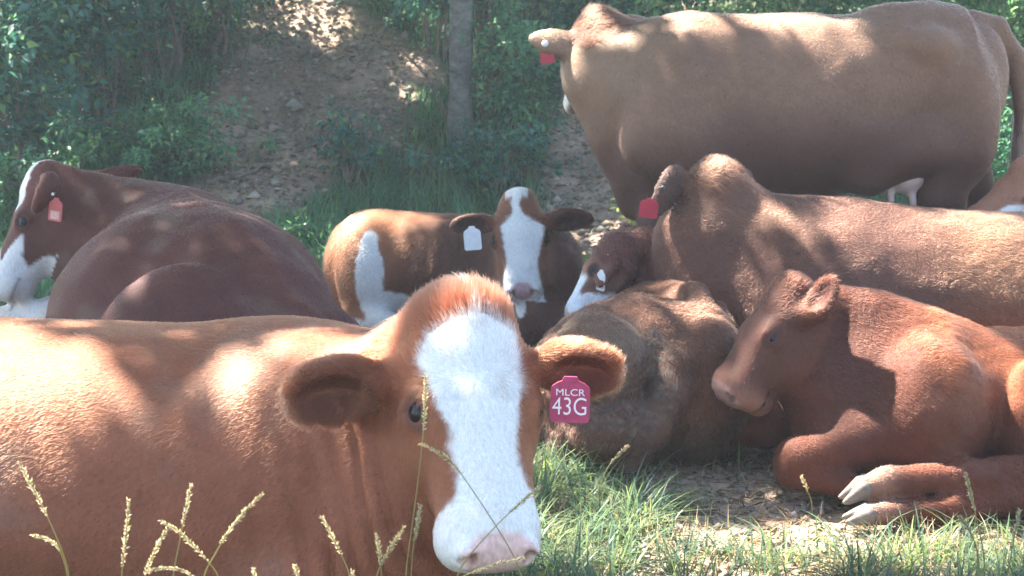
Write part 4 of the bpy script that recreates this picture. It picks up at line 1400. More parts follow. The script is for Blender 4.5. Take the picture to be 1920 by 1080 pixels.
def blade_mesh(name, root, lean, ln, wd, cols, seg=3, droop=.8):
    """grass blades: tapered strips that bend over along lean"""
    n = len(root)
    lean = np.asarray(lean)
    hd = lean.copy(); hd[:, 2] = 0
    hl = np.linalg.norm(hd, axis=1, keepdims=True)
    hd = hd / (hl + 1e-9)
    side = np.stack([-hd[:, 1], hd[:, 0], np.zeros(n)], 1)
    up = np.array([0, 0, 1.0])
    rings = []
    for k in range(seg + 1):
        t = k / seg
        h = ln * (t - droop * hl[:, 0] * t * t * .55)
        f = ln * hl[:, 0] * (t * .35 + .65 * t * t)
        c = root + up * h[:, None] + hd * f[:, None]
        w = wd * (1 - t ** 1.6) * .5 + .0002
        rings.append(c - side * w[:, None]); rings.append(c + side * w[:, None])
    V = np.stack(rings, 1)
    m = V.shape[1]
    V = V.reshape(-1, 3)
    i = np.arange(n) * m
    F = []
    for k in range(seg):
        F.append(np.stack([i + 2 * k, i + 2 * k + 1, i + 2 * k + 3, i + 2 * k + 2], 1))
    F = np.concatenate(F)
    me = mesh_quads(name, V, F, True)
    set_colour(me, np.repeat(cols, m, 0))
    return me

def tube_mesh(name, paths, n=7, attr=None):
    """paths: list of (points, radii)"""
    V, F, o = [], [], 0
    for pts, rad in paths:
        pts = np.asarray(pts, float); rad = np.broadcast_to(rad, len(pts))
        T = nrm(np.gradient(pts, axis=0))
        ref = np.array([0.31, 0.95, 0.05]) if abs(T[0][1]) < .8 else np.array([1.0, 0, 0])
        S = nrm(np.cross(T, ref)); U = np.cross(S, T)
        a = np.linspace(0, 2 * math.pi, n, endpoint=False)
        ring = pts[:, None] + rad[:, None, None] * (np.cos(a)[None, :, None] * S[:, None] + np.sin(a)[None, :, None] * U[:, None])
        V.append(ring.reshape(-1, 3))
        for k in range(len(pts) - 1):
            for j in range(n):
                j2 = (j + 1) % n
                F.append((o + k * n + j, o + k * n + j2, o + (k + 1) * n + j2, o + (k + 1) * n + j))
        o += len(pts) * n
    return mesh_quads(name, np.concatenate(V), F)

def bend(a, b, n=8, amp=.05, r=None, seed=0):
    a = np.asarray(a, float); b = np.asarray(b, float)
    r = r or np.random.default_rng(seed)
    t = np.linspace(0, 1, n)[:, None]
    p = a + (b - a) * t
    off = r.normal(0, amp, (n, 3)); off[0] = 0
    for _ in range(2):
        off[1:-1] = (off[:-2] + off[1:-1] * 2 + off[2:]) / 4
    return p + off * np.linalg.norm(b - a)

GREEN_DARK = np.array([.048, .130, .096])
GREEN_MID = np.array([.082, .200, .116])
GREEN_FRESH = np.array([.140, .260, .105])
GREEN_BLUE = np.array([.060, .165, .132])

# ------------------------------------------------------------------ shrubs
def shrub(name, label, cat, base, w, h, n, leaf, col, seed, group=None, stems=6, blossom=0, clumps=34, alt=None, lean=(0, 0, 0)):
    r = np.random.default_rng(seed)
    base = np.asarray(base, float)
    root = thing(name, label, cat, tuple(base), group)
    tips, paths = [], []
    for i in range(stems):
        a = r.uniform(0, 2 * math.pi)
        tip = base + np.array([math.cos(a) * w * .5 * r.uniform(.2, 1), math.sin(a) * w * .35 * r.uniform(.2, 1), h * r.uniform(.5, .95)]) + np.asarray(lean) * h
        b0 = base + np.array([r.normal(0, w * .06), r.normal(0, w * .06), -.06])
        pp = bend(b0, tip, 8, .05, r)
        paths.append((pp, np.linspace(.012 + .004 * h, .003, 8)))
        for k in range(3):
            q = pp[r.integers(3, 7)]
            t2 = q + r.normal(0, 1, 3) * np.array([w * .22, w * .18, h * .14]) + np.array([0, 0, h * .08])
            paths.append((bend(q, t2, 5, .06, r), np.linspace(.005, .0018, 5)))
            tips.append(t2)
        tips.append(tip); tips.append(pp[5])
    link('stem', tube_mesh('stem', paths, 6), M_TWIG, root)
    tips = np.array(tips)
    ex = base + np.asarray(lean) * h * .6 + r.normal(0, 1, (clumps, 3)) * np.array([w * .30, w * .24, h * .20]) + np.array([0, 0, h * .55])
    cen = np.concatenate([tips, ex])
    cs = r.uniform(.35, 1.1, len(cen))
    ci = r.choice(len(cen), n, p=cs / cs.sum())
    sp = min(w, h) * .095
    off = r.normal(0, 1, (n, 3)) * sp * np.array([1.2, 1.2, .75]) * cs[ci][:, None]
    pos = cen[ci] + off
    pos[:, 2] = np.maximum(pos[:, 2], gz(pos[:, 0], pos[:, 1]) + .02)
    ax = nrm(off + r.normal(0, sp * .8, (n, 3)) + np.array([0, 0, -.02]))
    nv = nrm(r.normal(0, .55, (n, 3)) + np.array([0, -.25, 1.0]))
    tone = .55 + .9 * r.random(len(cen))
    cols = vary(col, n, r, .28, alt, .12) * tone[ci][:, None]
    s = leaf * r.uniform(.6, 1.3, n)
    link('foliage', leaf_mesh('foliage', pos, ax, nv, s, s * r.uniform(.38, .6, n), cols), M_LEAF, root)
    if blossom:
        bc = cen[r.choice(len(cen), min(14, blossom // 14 + 2))]
        bi = r.integers(0, len(bc), blossom)
        bp = bc[bi] + r.normal(0, .045, (blossom, 3)) + np.array([0, -.05, .05])
        pc = vary([.72, .74, .70], blossom, r, .12)
        link('blossom', leaf_mesh('blossom', bp, r.normal(0, 1, (blossom, 3)), r.normal(0, .6, (blossom, 3)) + np.array([0, -.4, 1]), .022, .018, pc), M_PETAL, root)
    return root

def at_px(px, y):
    x = (px - 960) / FPX * (y * math.cos(PITCH))
    return np.array([x, y, float(gz(x, y)[0])])

SH_L = 'shrubs growing on the left of the bank'
SHRUBS = [
    ('shrub', 'dark leafy shrub with white flower sprays at the upper left corner', (20, 10.3), 1.25, 1.55, 3600, .082, GREEN_BLUE, 1, SH_L, 140),
    ('shrub', 'dense dark shrub left of the left tree trunk, bare stems showing below', (165, 11.0), 1.4, 1.6, 6400, .050, GREEN_DARK, 2, SH_L, 0),
    ('shrub', 'blue green shrub wrapped round the foot of the left tree trunk', (300, 11.6), 1.2, 1.6, 4000, .070, GREEN_BLUE, 3, SH_L, 0),
    ('shrub', 'loose shrub between the left tree trunk and the dirt slope', (408, 11.9), .85, 1.25, 3600, .044, GREEN_DARK, 4, SH_L, 0),
    ('shrub', 'dark shrub far behind the left bank, highest at the left', (90, 12.4), 2.0, 1.8, 5200, .065, GREEN_DARK, 5, SH_L, 0),
    ('shrub', 'dark shrub behind the left tree trunk, high on the bank', (260, 13.2), 1.8, 1.7, 4600, .065, GREEN_DARK, 6, SH_L, 0),
    ('shrub', 'low bright shrub with a pale flower head just above the left cow', (95, 9.6), .55, .50, 1500, .046, GREEN_FRESH, 7, SH_L, 60),
    ('shrub', 'feathery low shrub at the left edge of the dirt slope', (290, 10.0), .85, .55, 3800, .042, GREEN_MID, 8, SH_L, 0),
    ('shrub', 'small leafy shrub at the left edge above the left cow head', (5, 9.4), .6, .55, 1500, .050, GREEN_MID, 9, SH_L, 0),
    ('shrub', 'leafy shrub left of the pale tree trunk', (815, 11.9), .6, 1.2, 2400, .054, GREEN_BLUE, 11, 'shrubs round the pale tree', 0),
    ('shrub', 'dense shrub right behind the pale tree trunk', (905, 12.1), 1.1, 1.35, 4200, .055, GREEN_DARK, 12, 'shrubs round the pale tree', 70),
    ('shrub', 'shrub right of the pale tree beside the standing cow ear', (1000, 10.9), .75, .95, 2800, .052, GREEN_MID, 13, 'shrubs round the pale tree', 0),
    ('shrub', 'straggling shrub below the pale tree with many bare twigs', (930, 10.4), .7, .42, 1300, .048, GREEN_BLUE, 14, 'shrubs round the pale tree', 0),
    ('shrub', 'small pale green weed standing in the middle of the dirt slope', (648, 10.3), .30, .50, 520, .050, GREEN_BLUE, 15, 'shrubs round the pale tree', 0),
    ('shrub', 'sunlit shrub behind the middle of the standing cow back', (1300, 11.6), 1.0, 1.0, 3000, .058, GREEN_FRESH, 16, 'shrubs behind the standing cow', 0),
    ('shrub', 'bright shrub behind the loin of the standing cow', (1500, 11.7), 1.2, 1.1, 3200, .058, GREEN_FRESH, 17, 'shrubs behind the standing cow', 0),
    ('shrub', 'dark shrub behind the withers of the standing cow', (1175, 11.9), .9, .95, 3000, .060, GREEN_DARK, 18, 'shrubs behind the standing cow', 0),
    ('shrub', 'fresh green shrub beyond the rump of the standing cow', (1740, 11.6), 1.2, 1.2, 3600, .058, GREEN_MID, 19, 'shrubs behind the standing cow', 0),
    ('shrub', 'leafy shrub at the upper right corner behind the tail', (1905, 11.2), 1.0, 1.25, 3600, .054, GREEN_FRESH, 20, 'shrubs behind the standing cow', 60),
    ('shrub', 'low shrub at the right edge behind the standing cow hocks', (1900, 9.4), .8, .85, 2600, .050, GREEN_MID, 21, 'shrubs behind the standing cow', 0),
]
for nm, lab, (px, y), w, h, n, lf, col, sd, grp, bl in SHRUBS:
    shrub(nm, lab, 'shrub', at_px(px, y), w, h, n, lf, col, sd, grp, 6, bl, alt=GREEN_FRESH)

# the same growth runs on along the bank to both sides
def undergrowth():
    r = np.random.default_rng(404)
    k = 240
    cx = np.where(r.random(k) < .55, r.uniform(-11, -4.9, k), r.uniform(4.7, 10, k))
    cy = r.uniform(8.2, 15.5, k)
    cz = gz(cx, cy) + r.uniform(.1, 1.3, k) * np.clip((cy - 7.5) / 4, .2, 1)
    n = 34000
    ci = r.integers(0, k, n)
    pos = np.stack([cx, cy, cz], 1)[ci] + r.normal(0, 1, (n, 3)) * np.array([.30, .30, .22])
    pos[:, 2] = np.maximum(pos[:, 2], gz(pos[:, 0], pos[:, 1]) + .02)
    tone = r.uniform(.6, 1.4, k)
    cols = vary(GREEN_MID, n, r, .3, GREEN_FRESH, .15) * tone[ci][:, None]
    s_ = r.uniform(.05, .11, n)
    me = leaf_mesh('undergrowth', pos, r.normal(0, 1, (n, 3)), r.normal(0, .5, (n, 3)) + np.array([0, -.2, 1]), s_, s_ * .5, cols)
    link('undergrowth', me, M_LEAF, None, 'stuff')
undergrowth()

# small weeds lit by the sun between the cattle
for px, py, w, h, n, lab in ((1205, 432, .26, .24, 260, 'bright weed tuft beside the neck of the muddy calf'),
                             (1090, 530, .20, .17, 160, 'yellow green weed by the white muzzle of the muddy calf'),
                             (560, 470, .35, .26, 300, 'leafy weed clump behind the middle calf rump')):
    g = ground_at(px, py + 12)
    shrub('weed', lab, 'weed', g, w, h, n, .045, np.array([.17, .25, .07]) if px > 600 else np.array([.08, .17, .09]), px, 'weeds by the cattle', 4, 0, 10)

# ------------------------------------------------------------------ trees; their unseen crowns are shaped to throw dappled shade on the clearing
TREES = [
    ('tree', 'slim grey tree trunk among the shrubs at upper left', at_px(322, 11.7), .066, M_BARK, 0),
    ('tree', 'pale barked tree trunk standing behind the middle of the bank', at_px(868, 10.9), .083, M_BARK_PALE, 1),
    ('tree', 'unseen leafy tree beyond the left edge, crown shaped to dapple the clearing', np.array([-5.4, 7.0, float(gz(-5.4, 7.0)[0])]), .17, M_BARK, 2),
    ('tree', 'dark broad tree trunk behind the standing cow at the top', at_px(1272, 14.0), .14, M_BARK, 3),
    ('tree', 'thin dark tree stem behind the left shrubs', at_px(188, 12.0), .045, M_BARK, 4),
    ('tree', 'tree trunk behind the loin of the standing cow', at_px(1640, 14.6), .12, M_BARK, 5),
]
UU = nrm(np.cross(L, [0, 0, 1.0])); VV = np.cross(UU, L)
def uv(X):
    X = np.asarray(X, float)
    return X @ UU, X @ VV

# holes cut in the leaves to let sun onto chosen spots: photograph pixel, distance, radius of the opening
GAPS = [
    (110, 672, 2.97, .065), (30, 625, 3.1, .07), (190, 735, 2.94, .032), (320, 745, 2.94, .025), (430, 745, 2.94, .032), (470, 680, 2.98, .032), (50, 750, 2.95, .028),
    (600, 625, 3.05, .05), (690, 606, 3.1, .06), (130, 790, 2.93, .014), (420, 790, 2.93, .012), (260, 700, 2.96, .022), (-120, 700, 3.0, .10),
    (862, 512, 2.92, .065), (600, 672, 2.86, .065), (700, 668, 2.9, .03), (1100, 650, 2.92, .13),
    (1640, 470, 5.22, .14), (1780, 465, 5.24, .17), (1880, 440, 5.26, .16), (1650, 420, 5.4, .06), (1400, 345, 5.5, .08), (1720, 530, 5.15, .06),
    (1760, 640, 4.50, .10), (1850, 640, 4.55, .13), (1690, 700, 4.4, .025), (1600, 552, 4.64, .05), (1690, 590, 4.66, .04), (1660, 900, 4.2, .035), (1880, 790, 4.42, .03), (1800, 700, 4.42, .03), (1740, 780, 4.4, .02),
    (1320, 580, 5.0, .085), (1375, 600, 5.1, .07), (1260, 545, 5.05, .05),
    (640, 450, 6.95, .07), (700, 412, 6.95, .07), (800, 414, 6.9, .05), (880, 408, 6.85, .04), (625, 520, 6.95, .04),
    (1290, 40, 6.5, .06), (1470, 38, 6.5, .08), (1560, 50, 6.42, .075), (1010, 62, 6.5, .09), (1054, 170, 6.9, .06), (1105, 25, 6.6, .07), (1380, 45, 6.5, .05),
    (1050, 1062, 3.86, .22), (1180, 1062, 3.86, .18), (1310, 1055, 3.9, .18), (1460, 1040, 3.94, .17), (1690, 1010, 4.0, .18), (1760, 1060, 3.9, .2), (1880, 1060, 3.9, .22), (1230, 1000, 4.1, .08), (1100, 850, 4.75, .08),
    (1050, 900, 4.6, .08), (1130, 960, 4.3, .06), (1430, 925, 4.45, .05), (1530, 985, 4.2, .05),
    (60, 960, 2.25, .18), (240, 1000, 2.25, .16), (330, 980, 2.25, .16), (440, 990, 2.25, .15), (620, 1020, 2.25, .12), (720, 1040, 2.2, .09), (796, 740, 2.3, .035),
    (570, 22, 12.5, .32), (600, 60, 12.2, .12), (590, 270, 10.9, .10), (560, 200, 11.2, .09), (1090, 300, 9.8, .10), (1205, 420, 7.8, .16), (1088, 520, 7.0, .13),
    (1270, 15, 13.2, .35), (1480, 10, 13.0, .5), (1370, 10, 13.1, .25), (30, 70, 10.2, .14), (120, 40, 10.8, .07), (230, 60, 11.4, .06), (400, 60, 11.6, .07), (700, 40, 11.6, .07), (780, 120, 11.4, .05), (905, 95, 11.9, .14), (990, 150, 10.8, .06), (330, 270, 9.8, .07), (200, 260, 9.8, .06), (510, 15, 12.4, .12), (60, 340, 8.6, .10), (100, 250, 9.6, .12),
    (940, 300, 9.5, .12), (660, 430, 8.6, .08), (1900, 60, 11.2, .3), (1890, 260, 9.4, .15), (450, 20, 12.8, .08),
]
def canopy():
    r = np.random.default_rng(77)
    n = 190000
    tx = r.uniform(-3.6, 4.6, n); ty = r.uniform(1.2, 15.5, n); tz = np.where(ty > 9, (ty - 9) * .25, .5)
    zz = r.uniform(4.6, 8.6, n)
    t = (zz - tz) / L[2]
    pos = np.stack([tx, ty, tz], 1) + t[:, None] * L
    u, v = uv(pos)
    q = np.stack([u, v, np.zeros(n)], 1)
    dens = fbm(q, 1.6, 90, 3)
    keep = dens > .10 + .10 * r.random(n) + np.where(ty > 9.2, .20, 0)
    edge = (fbm(q, 7, 91, 2) - .5) * .9
    bpy.context.view_layer.update()
    dg = bpy.context.evaluated_depsgraph_get()
    for px, py, y, rad in GAPS:
        q0 = P(px, py, y)
        hit, loc, *_ = scene.ray_cast(dg, cam.location, Vector(q0) - cam.location)
        if hit and abs(loc[1] - y) < .45:
            q0 = np.array(loc)
        gu, gv = uv(q0)
        dd = np.hypot(u - gu, v - gv)
        keep &= dd > (rad + .035) * (1 + edge)  # clears the leaves between the sun and each chosen spot
    pos = pos[keep]
    n = len(pos)
    cen = np.array([[tr[2][0] - 1.1, tr[2][1] + .2] for tr in TREES])
    cen[2] = (-4.2, 6.6); cen[4] = (-4.6, 13.0)
    own = np.argmin(((pos[:, None, :2] - cen[None]) ** 2).sum(-1), 1)
    ax = nrm(r.normal(0, 1, (n, 3)) * np.array([1, 1, .5]) - np.array([0, 0, .35]))
    nv = nrm(r.normal(0, .5, (n, 3)) + L * .9)
    s = r.uniform(.075, .125, n)
    cols = vary(GREEN_MID, n, r, .3, GREEN_FRESH, .2)
    for i, (nm, lab, base, rad, mt, k) in enumerate(TREES):
        rr = np.random.default_rng(50 + i)
        root = thing(nm, lab, 'tree', tuple(base), 'trees round the clearing')
        top = base + np.array([rr.normal(0, .12), rr.normal(0, .12), 7.4 - base[2]])
        tp = bend(base - np.array([0, 0, .25]), top, 26, .006, rr)
        tr = np.linspace(rad * 1.0, rad * .35, 26) * (1 + rr.normal(0, .035, 26)); tr[0] *= 1.7; tr[1] *= 1.25
        link('trunk', tube_mesh('trunk', [(tp, tr)], 14), mt, root)
        m = own == i
        pp = pos[m]
        limbs = []
        for _ in range(9):
            if len(pp) == 0: break
            tgt = pp[rr.integers(0, len(pp))]
            st = tp[rr.integers(14, 25)]
            d = tgt - st
            tgt = st + d * min(1, 3.2 / (np.linalg.norm(d) + 1e-6))
            if tgt[2] < 3.8: tgt[2] = 3.8
            limbs.append((bend(st, tgt, 8, .04, rr), np.linspace(rad * .32, rad * .06, 8)))
        link('limb', tube_mesh('limb', limbs, 7), mt, root)
        link('crown', leaf_mesh('crown', pp, ax[m], nv[m], s[m], s[m] * .62, cols[m]), M_LEAF, root)
canopy()

# ------------------------------------------------------------------ grass
def scatter_grass(name, n, xr, yr, dens, hgt, wd, base, alt, seed, lean=.8, clump=None, seg=3, pat=.15, hvar=None):
    r = np.random.default_rng(seed)
    x = r.uniform(*xr, n); y = r.uniform(*yr, n)
    if clump:
        k = n // clump[0]
        cx = r.uniform(*xr, k); cy = r.uniform(*yr, k)
        ci = r.integers(0, k, n)
        x = cx[ci] + r.normal(0, clump[1], n); y = cy[ci] + r.normal(0, clump[1], n)
        cl = r.normal(0, .35, (k, 2))[ci]
    else:
        ci = np.zeros(n, int); cl = np.zeros((n, 2))
    d = dens(x, y)
    k = r.random(n) < d
    x, y, cl, d = x[k], y[k], cl[k], d[k]
    n = len(x)
    root = np.stack([x, y, gz(x, y) - .01], 1)
    a = r.uniform(0, 2 * math.pi, n)
    m = r.uniform(.1, 1, n) * lean
    ln = hgt * r.uniform(.4, 1.25, n) * (.55 + .45 * d)
    lv = np.stack([np.cos(a) * m + cl[:, 0], np.sin(a) * m + cl[:, 1], np.ones(n)], 1)
    q = np.stack([x, y, 0 * x], 1)
    cols = vary(base, n, r, .3, alt, pat) * (.7 + .6 * fbm(q, 2.5, seed, 2))[:, None]
    me = blade_mesh(name, root, lv, ln, wd * r.uniform(.6, 1.3, n), cols, seg)
    o = link(name, me, M_GRASS, None, 'stuff')
    return o

def pxy(x, y):
    return proj(np.stack([x, y, gz(x, y)], -1))

STRAW = np.array([.34, .28, .15])
def d_bank(x, y):
    px, py = pxy(x, y)
    m = 1 - path_mask(x[:, None], y[:, None])[:, 0]
    m = np.maximum(m, .05) * (.35 + .65 * fbm(np.stack([x, y, 0 * x], 1), 1.6, 71, 2)) * 1.25
    m = m * np.where((px > 480) & (px < 1060) & (py > 250), 1.3, 1) * np.where((px > 1080) & (py < 90), .25, 1)
    return np.clip(m, 0, 1)
scatter_grass('grass', 66000, (-5.4, 5.2), (7.4, 13.6), d_bank, .24, .0075, GREEN_MID, GREEN_FRESH, 101, .9, (14, .05), 3, .22)
def d_near(x, y):
    px, py = pxy(x, y)
    w = (fbm(np.stack([x, y, 0 * x], 1), 3.5, 72, 2) - .5) * 260
    a = smooth(1270, 1120, px + w) * smooth(905, 950, py + w * .15)
    a = np.maximum(a, smooth(1230, 1090, px + w) * smooth(835, 900, py))
    b = .75 * smooth(1015, 1065, py + w * .35) * np.where((px > 1180) & (px < 1560), .55, 1)
    c = smooth(1600, 1660, px + w * .4) * smooth(985, 1030, py + w * .1)
    return np.clip(np.maximum.reduce([a, b, c * .6]), .03, 1) * (px > 700)
scatter_grass('grass', 14000, (-.35, 1.75), (3.3, 5.0), d_near, .175, .0066, np.array([.088, .140, .092]), np.array([.17, .235, .09]), 102, 1.5, (26, .03), 5, .3)
scatter_grass('grass', 6500, (-.3, 1.8), (3.4, 5.2), lambda x, y: np.clip(.35 + d_near(x, y), 0, 1), .11, .0035, STRAW, np.array([.42, .36, .22]), 103, 1.3, (6, .04), 3, .3)
def d_front(x, y):
    px, py = pxy(x, y)
    return np.clip(.5 + 0 * x, 0, 1)
scatter_grass('grass', 7000, (-1.0, .45), (2.0, 2.62), d_front, .20, .0042, np.array([.10, .17, .06]), STRAW, 104, .7, (9, .035), 4, .35)
scatter_grass('grass', 6000, (-4.0, 4.2), (5.3, 8.2), lambda x, y: .3 + 0 * x, .08, .0055, np.array([.075, .105, .05]), STRAW, 105, 1.1, (16, .06), 2, .3)

# ------------------------------------------------------------------ litter, gravel, stones and sticks on the dirt
def litter():
    r = np.random.default_rng(201)
    n = 42000
    x = r.uniform(-3.6, 3.4, n); y = r.uniform(3.4, 13.6, n)
    m = path_mask(x[:, None], y[:, None])[:, 0]
    k = r.random(n) < (.08 + .9 * m)
    x, y = x[k], y[k]; n = len(x)
    pos = np.stack([x, y, gz(x, y) + r.uniform(.002, .02, n)], 1)
    a = r.uniform(0, 2 * math.pi, n)
    ax = np.stack([np.cos(a), np.sin(a), r.normal(.1, .25, n)], 1)
    nv = np.stack([r.normal(0, .45, n), r.normal(-.3, .45, n), np.ones(n)], 1)
    cols = vary([.20, .135, .095], n, r, .45, [.40, .31, .23], .22) * np.where(y < 6, .75, 1)[:, None]
    s = r.uniform(.015, .055, n) * np.where(y < 6, .5, 1)
    me = leaf_mesh('leaf_litter', pos, ax, nv, s, s * r.uniform(.25, .7, n), cols, .3)
    link('leaf_litter', me, M_LITTER, None, 'stuff')
    # clods and gravel: little uneven lumps
    n = 20000
    x = r.uniform(-3.4, 3.4, n); y = r.uniform(3.5, 13.2, n)
    m = path_mask(x[:, None], y[:, None])[:, 0]
    k = r.random(n) < m
    x, y = x[k], y[k]; n = len(x)
    s = np.minimum(r.gamma(2.0, .006, n) + .005, np.where(y < 6, .017, .05))
    base = np.array([(1, 0, 0), (-1, 0, 0), (0, 1, 0), (0, -1, 0), (0, 0, 1), (0, 0, -1)], float)
    V = base[None] * s[:, None, None] * r.uniform(.6, 1.35, (n, 6, 1)) * np.array([1.15, 1.15, .8])
    a = r.uniform(0, 6.28, n)
    c, sn = np.cos(a)[:, None], np.sin(a)[:, None]
    V = np.stack([V[..., 0] * c - V[..., 1] * sn, V[..., 0] * sn + V[..., 1] * c, V[..., 2]], -1)
    V += np.stack([x, y, gz(x, y) + s * .25], 1)[:, None]
    T = np.array([(0, 2, 4), (2, 1, 4), (1, 3, 4), (3, 0, 4), (2, 0, 5), (1, 2, 5), (3, 1, 5), (0, 3, 5)])
    F = (np.arange(n) * 6)[:, None, None] + T[None]
    me = mesh_quads('gravel', V.reshape(-1, 3), F.reshape(-1, 3), False)
    set_colour(me, np.repeat(vary([.20, .155, .120], n, r, .35, [.34, .29, .24], .2), 6, 0))
    link('gravel', me, M_LITTER, None, 'stuff')
litter()

def straw():
    r = np.random.default_rng(203)
    n = 9000
    x = r.uniform(-.4, 1.9, n); y = r.uniform(3.5, 5.6, n)
    m = path_mask(x[:, None], y[:, None])[:, 0]
    k = r.random(n) < .15 + .85 * m
    x, y = x[k], y[k]; n = len(x)
    a = r.uniform(0, 6.283, n)
    root = np.stack([x, y, gz(x, y) + r.uniform(.001, .012, n)], 1)
    ax = np.stack([np.cos(a), np.sin(a), r.normal(.05, .16, n)], 1)
    nv = np.stack([r.normal(0, .3, n), r.normal(0, .3, n), np.ones(n)], 1)
    cols = vary([.33, .26, .16], n, r, .4, [.16, .11, .075], .35)
    s = r.uniform(.02, .085, n)
    me = leaf_mesh('straw', root, ax, nv, s, r.uniform(.0015, .0045, n), cols, .2)
    link('straw', me, M_LITTER, None, 'stuff')
straw()

def stone_mesh(seed):
    r = np.random.default_rng(seed)
    sc = Sculpt()
    for _ in range(5):
        sc.ell(r.normal(0, .28, 3) * np.array([1, 1, .5]), r.uniform(.35, .8, 3) * np.array([1.1, 1, .75]), None, .12)
    sc.post.append(lambda X, d: d + (fbm(X, 2.6, seed, 2) - .5) * .35)
    V, Q = sc.mesh(.17)
    me = mesh_quads('stone', V, Q, False)
    me.materials.append(M_ROCK)
    return me
STONES = [stone_mesh(300 + i) for i in range(6)]
STONE_AT = [
    (1024, 328, 13, 'pale tan stone on the dirt behind the middle calf ear'), (1080, 298, 10, 'small stone high on the dirt left of the standing cow brisket'),
    (1048, 370, 11, 'stone just above the right ear of the middle calf'), (1140, 372, 9, 'small stone on the dirt below the standing cow throat'),
    (373, 333, 10, 'pale stone at the foot of the slope above the left cow back'), (556, 205, 17, 'largest tan rock in the middle of the dirt slope'),
    (600, 160, 12, 'flat rock upper in the dirt slope, right of centre'), (545, 100, 13, 'brown rock near the top of the dirt slope'),
    (668, 104, 9, 'pale stone at the right rim of the dirt slope near its top'), (640, 130, 10, 'grey stone right of the flat rock on the slope'),
    (712, 158, 9, 'small stone where the dirt slope meets the right shrubs'), (592, 262, 9, 'small stone low in the dirt slope under the largest rock'),
    (480, 192, 8, 'small stone left of the largest rock on the slope'), (505, 300, 10, 'flat stone low on the slope by the grass'),
    (540, 258, 8, 'little stone between the largest rock and the grass'), (1010, 395, 8, 'little stone behind the face of the middle calf'),
    (1105, 345, 8, 'little stone on the dirt right of the pale tan stone'), (425, 330, 8, 'small dark stone at the foot of the dirt slope'),
    (622, 60, 9, 'stone in the sunlit top of the dirt slope'), (530, 55, 9, 'stone beside the sunlit grass at the top of the slope'),
    (1130, 300, 8, 'small stone just left of the standing cow brisket'), (690, 200, 9, 'brown stone at the right side of the slope by the weed'),
    (452, 262, 9, 'brown stone at the left side of the dirt slope'), (580, 130, 8, 'small stone below the brown rock near the slope top'),
]
for i, (px, py, s, lab) in enumerate(STONE_AT):
    g = ground_at(px, py, 5.5)
    o = link('stone', STONES[i % 6])
    k = s / FPX * g[1]
    o.scale = (k, k * .9, k * .75)
    o.rotation_euler = (random.uniform(-.3, .3), random.uniform(-.3, .3), random.uniform(0, 6))
    o.location = (g[0], g[1], g[2] + k * .25)
    tag(o, lab, 'stone', 'stones on the dirt bank')

def stick(name, label, pxs, y0s, rad, mat=M_TWIG, cat='stick', group='sticks lying on the bank'):
    pts = []
    for (px, py), dz in zip(pxs, y0s):
        g = ground_at(px, py)
        pts.append(g + np.array([0, 0, dz]))
    pts = np.array(pts)
    t = np.linspace(0, len(pts) - 1, 4 * len(pts))
    pp = np.stack([np.interp(t, np.arange(len(pts)), pts[:, k]) for k in range(3)], 1)
    r = np.random.default_rng(int(pxs[0][0]))
    pp += r.normal(0, rad * .5, pp.shape)
    root = thing(name, label, cat, tuple(pp[0]), group)
    link('branch', tube_mesh('branch', [(pp, np.linspace(rad, rad * .55, len(pp)))], 8), mat, root)
    for k in range(3):
        q = pp[r.integers(2, len(pp) - 2)]
        tw = [(bend(q, q + r.normal(0, .12, 3) + np.array([0, 0, .07]), 5, .1, r), np.linspace(rad * .45, rad * .15, 5))]
        link('side_twig', tube_mesh('side_twig', tw, 6), mat, root)
stick('fallen_branch', 'dark fallen branch lying at the foot of the dirt slope', [(385, 352), (450, 342), (505, 318)], [.02, .02, .03], .022)
stick('fallen_branch', 'long thin branch slanting up the lower dirt slope', [(545, 300), (575, 285), (605, 250), (635, 228)], [.02, .03, .04, .03], .014)
stick('root', 'curved bare root standing out of the slope left of the rocks', [(448, 118), (462, 150), (450, 182)], [.03, .06, .02], .013, cat='root')
stick('fallen_branch', 'thin dark stick lying under the shrubs at right of the slope', [(690, 250), (740, 232), (800, 236)], [.03, .05, .03], .010)

def bare_twigs(name, label, px, py, spread, n, ln, seed, y=None):
    g = ground_at(px, py) if y is None else at_px(px, y)
    r = np.random.default_rng(seed)
    root = thing(name, label, 'bare bush', tuple(g), 'bare bushes on the bank')
    ps, tw = [], []
    for i in range(n):
        b = g + np.array([r.normal(0, .05), r.normal(0, .05), -.03])
        t = g + np.array([r.normal(0, spread), r.normal(-.05, spread * .5), ln * r.uniform(.5, 1.1)])
        pp = bend(b, t, 9, .05, r)
        pp[:, 2] -= np.linspace(0, 1, 9) ** 3 * ln * .12
        ps.append((pp, np.linspace(.006, .0022, 9)))
        for k in range(3):
            q = pp[r.integers(3, 8)]
            tw.append((bend(q, q + r.normal(0, .13, 3) + np.array([0, 0, .06]), 5, .08, r), np.linspace(.003, .0014, 5)))
    link('stem', tube_mesh('stem', ps, 5), M_TWIG, root, 'stuff')
    link('twig', tube_mesh('twig', tw, 4), M_TWIG, root, 'stuff')
bare_twigs('bare_bush', 'bare arching twigs below the pale tree trunk', 880, 250, .34, 14, .62, 61)
bare_twigs('bare_bush', 'bare thin stems under the shrubs at far left', 120, 225, .40, 13, .85, 62)
bare_twigs('bare_bush', 'bare stems beside the left tree trunk', 225, 195, .25, 10, .75, 63)
bare_twigs('bare_bush', 'bare twigs above the withers of the standing cow', 1180, 40, .40, 12, .5, 64, y=12.4)

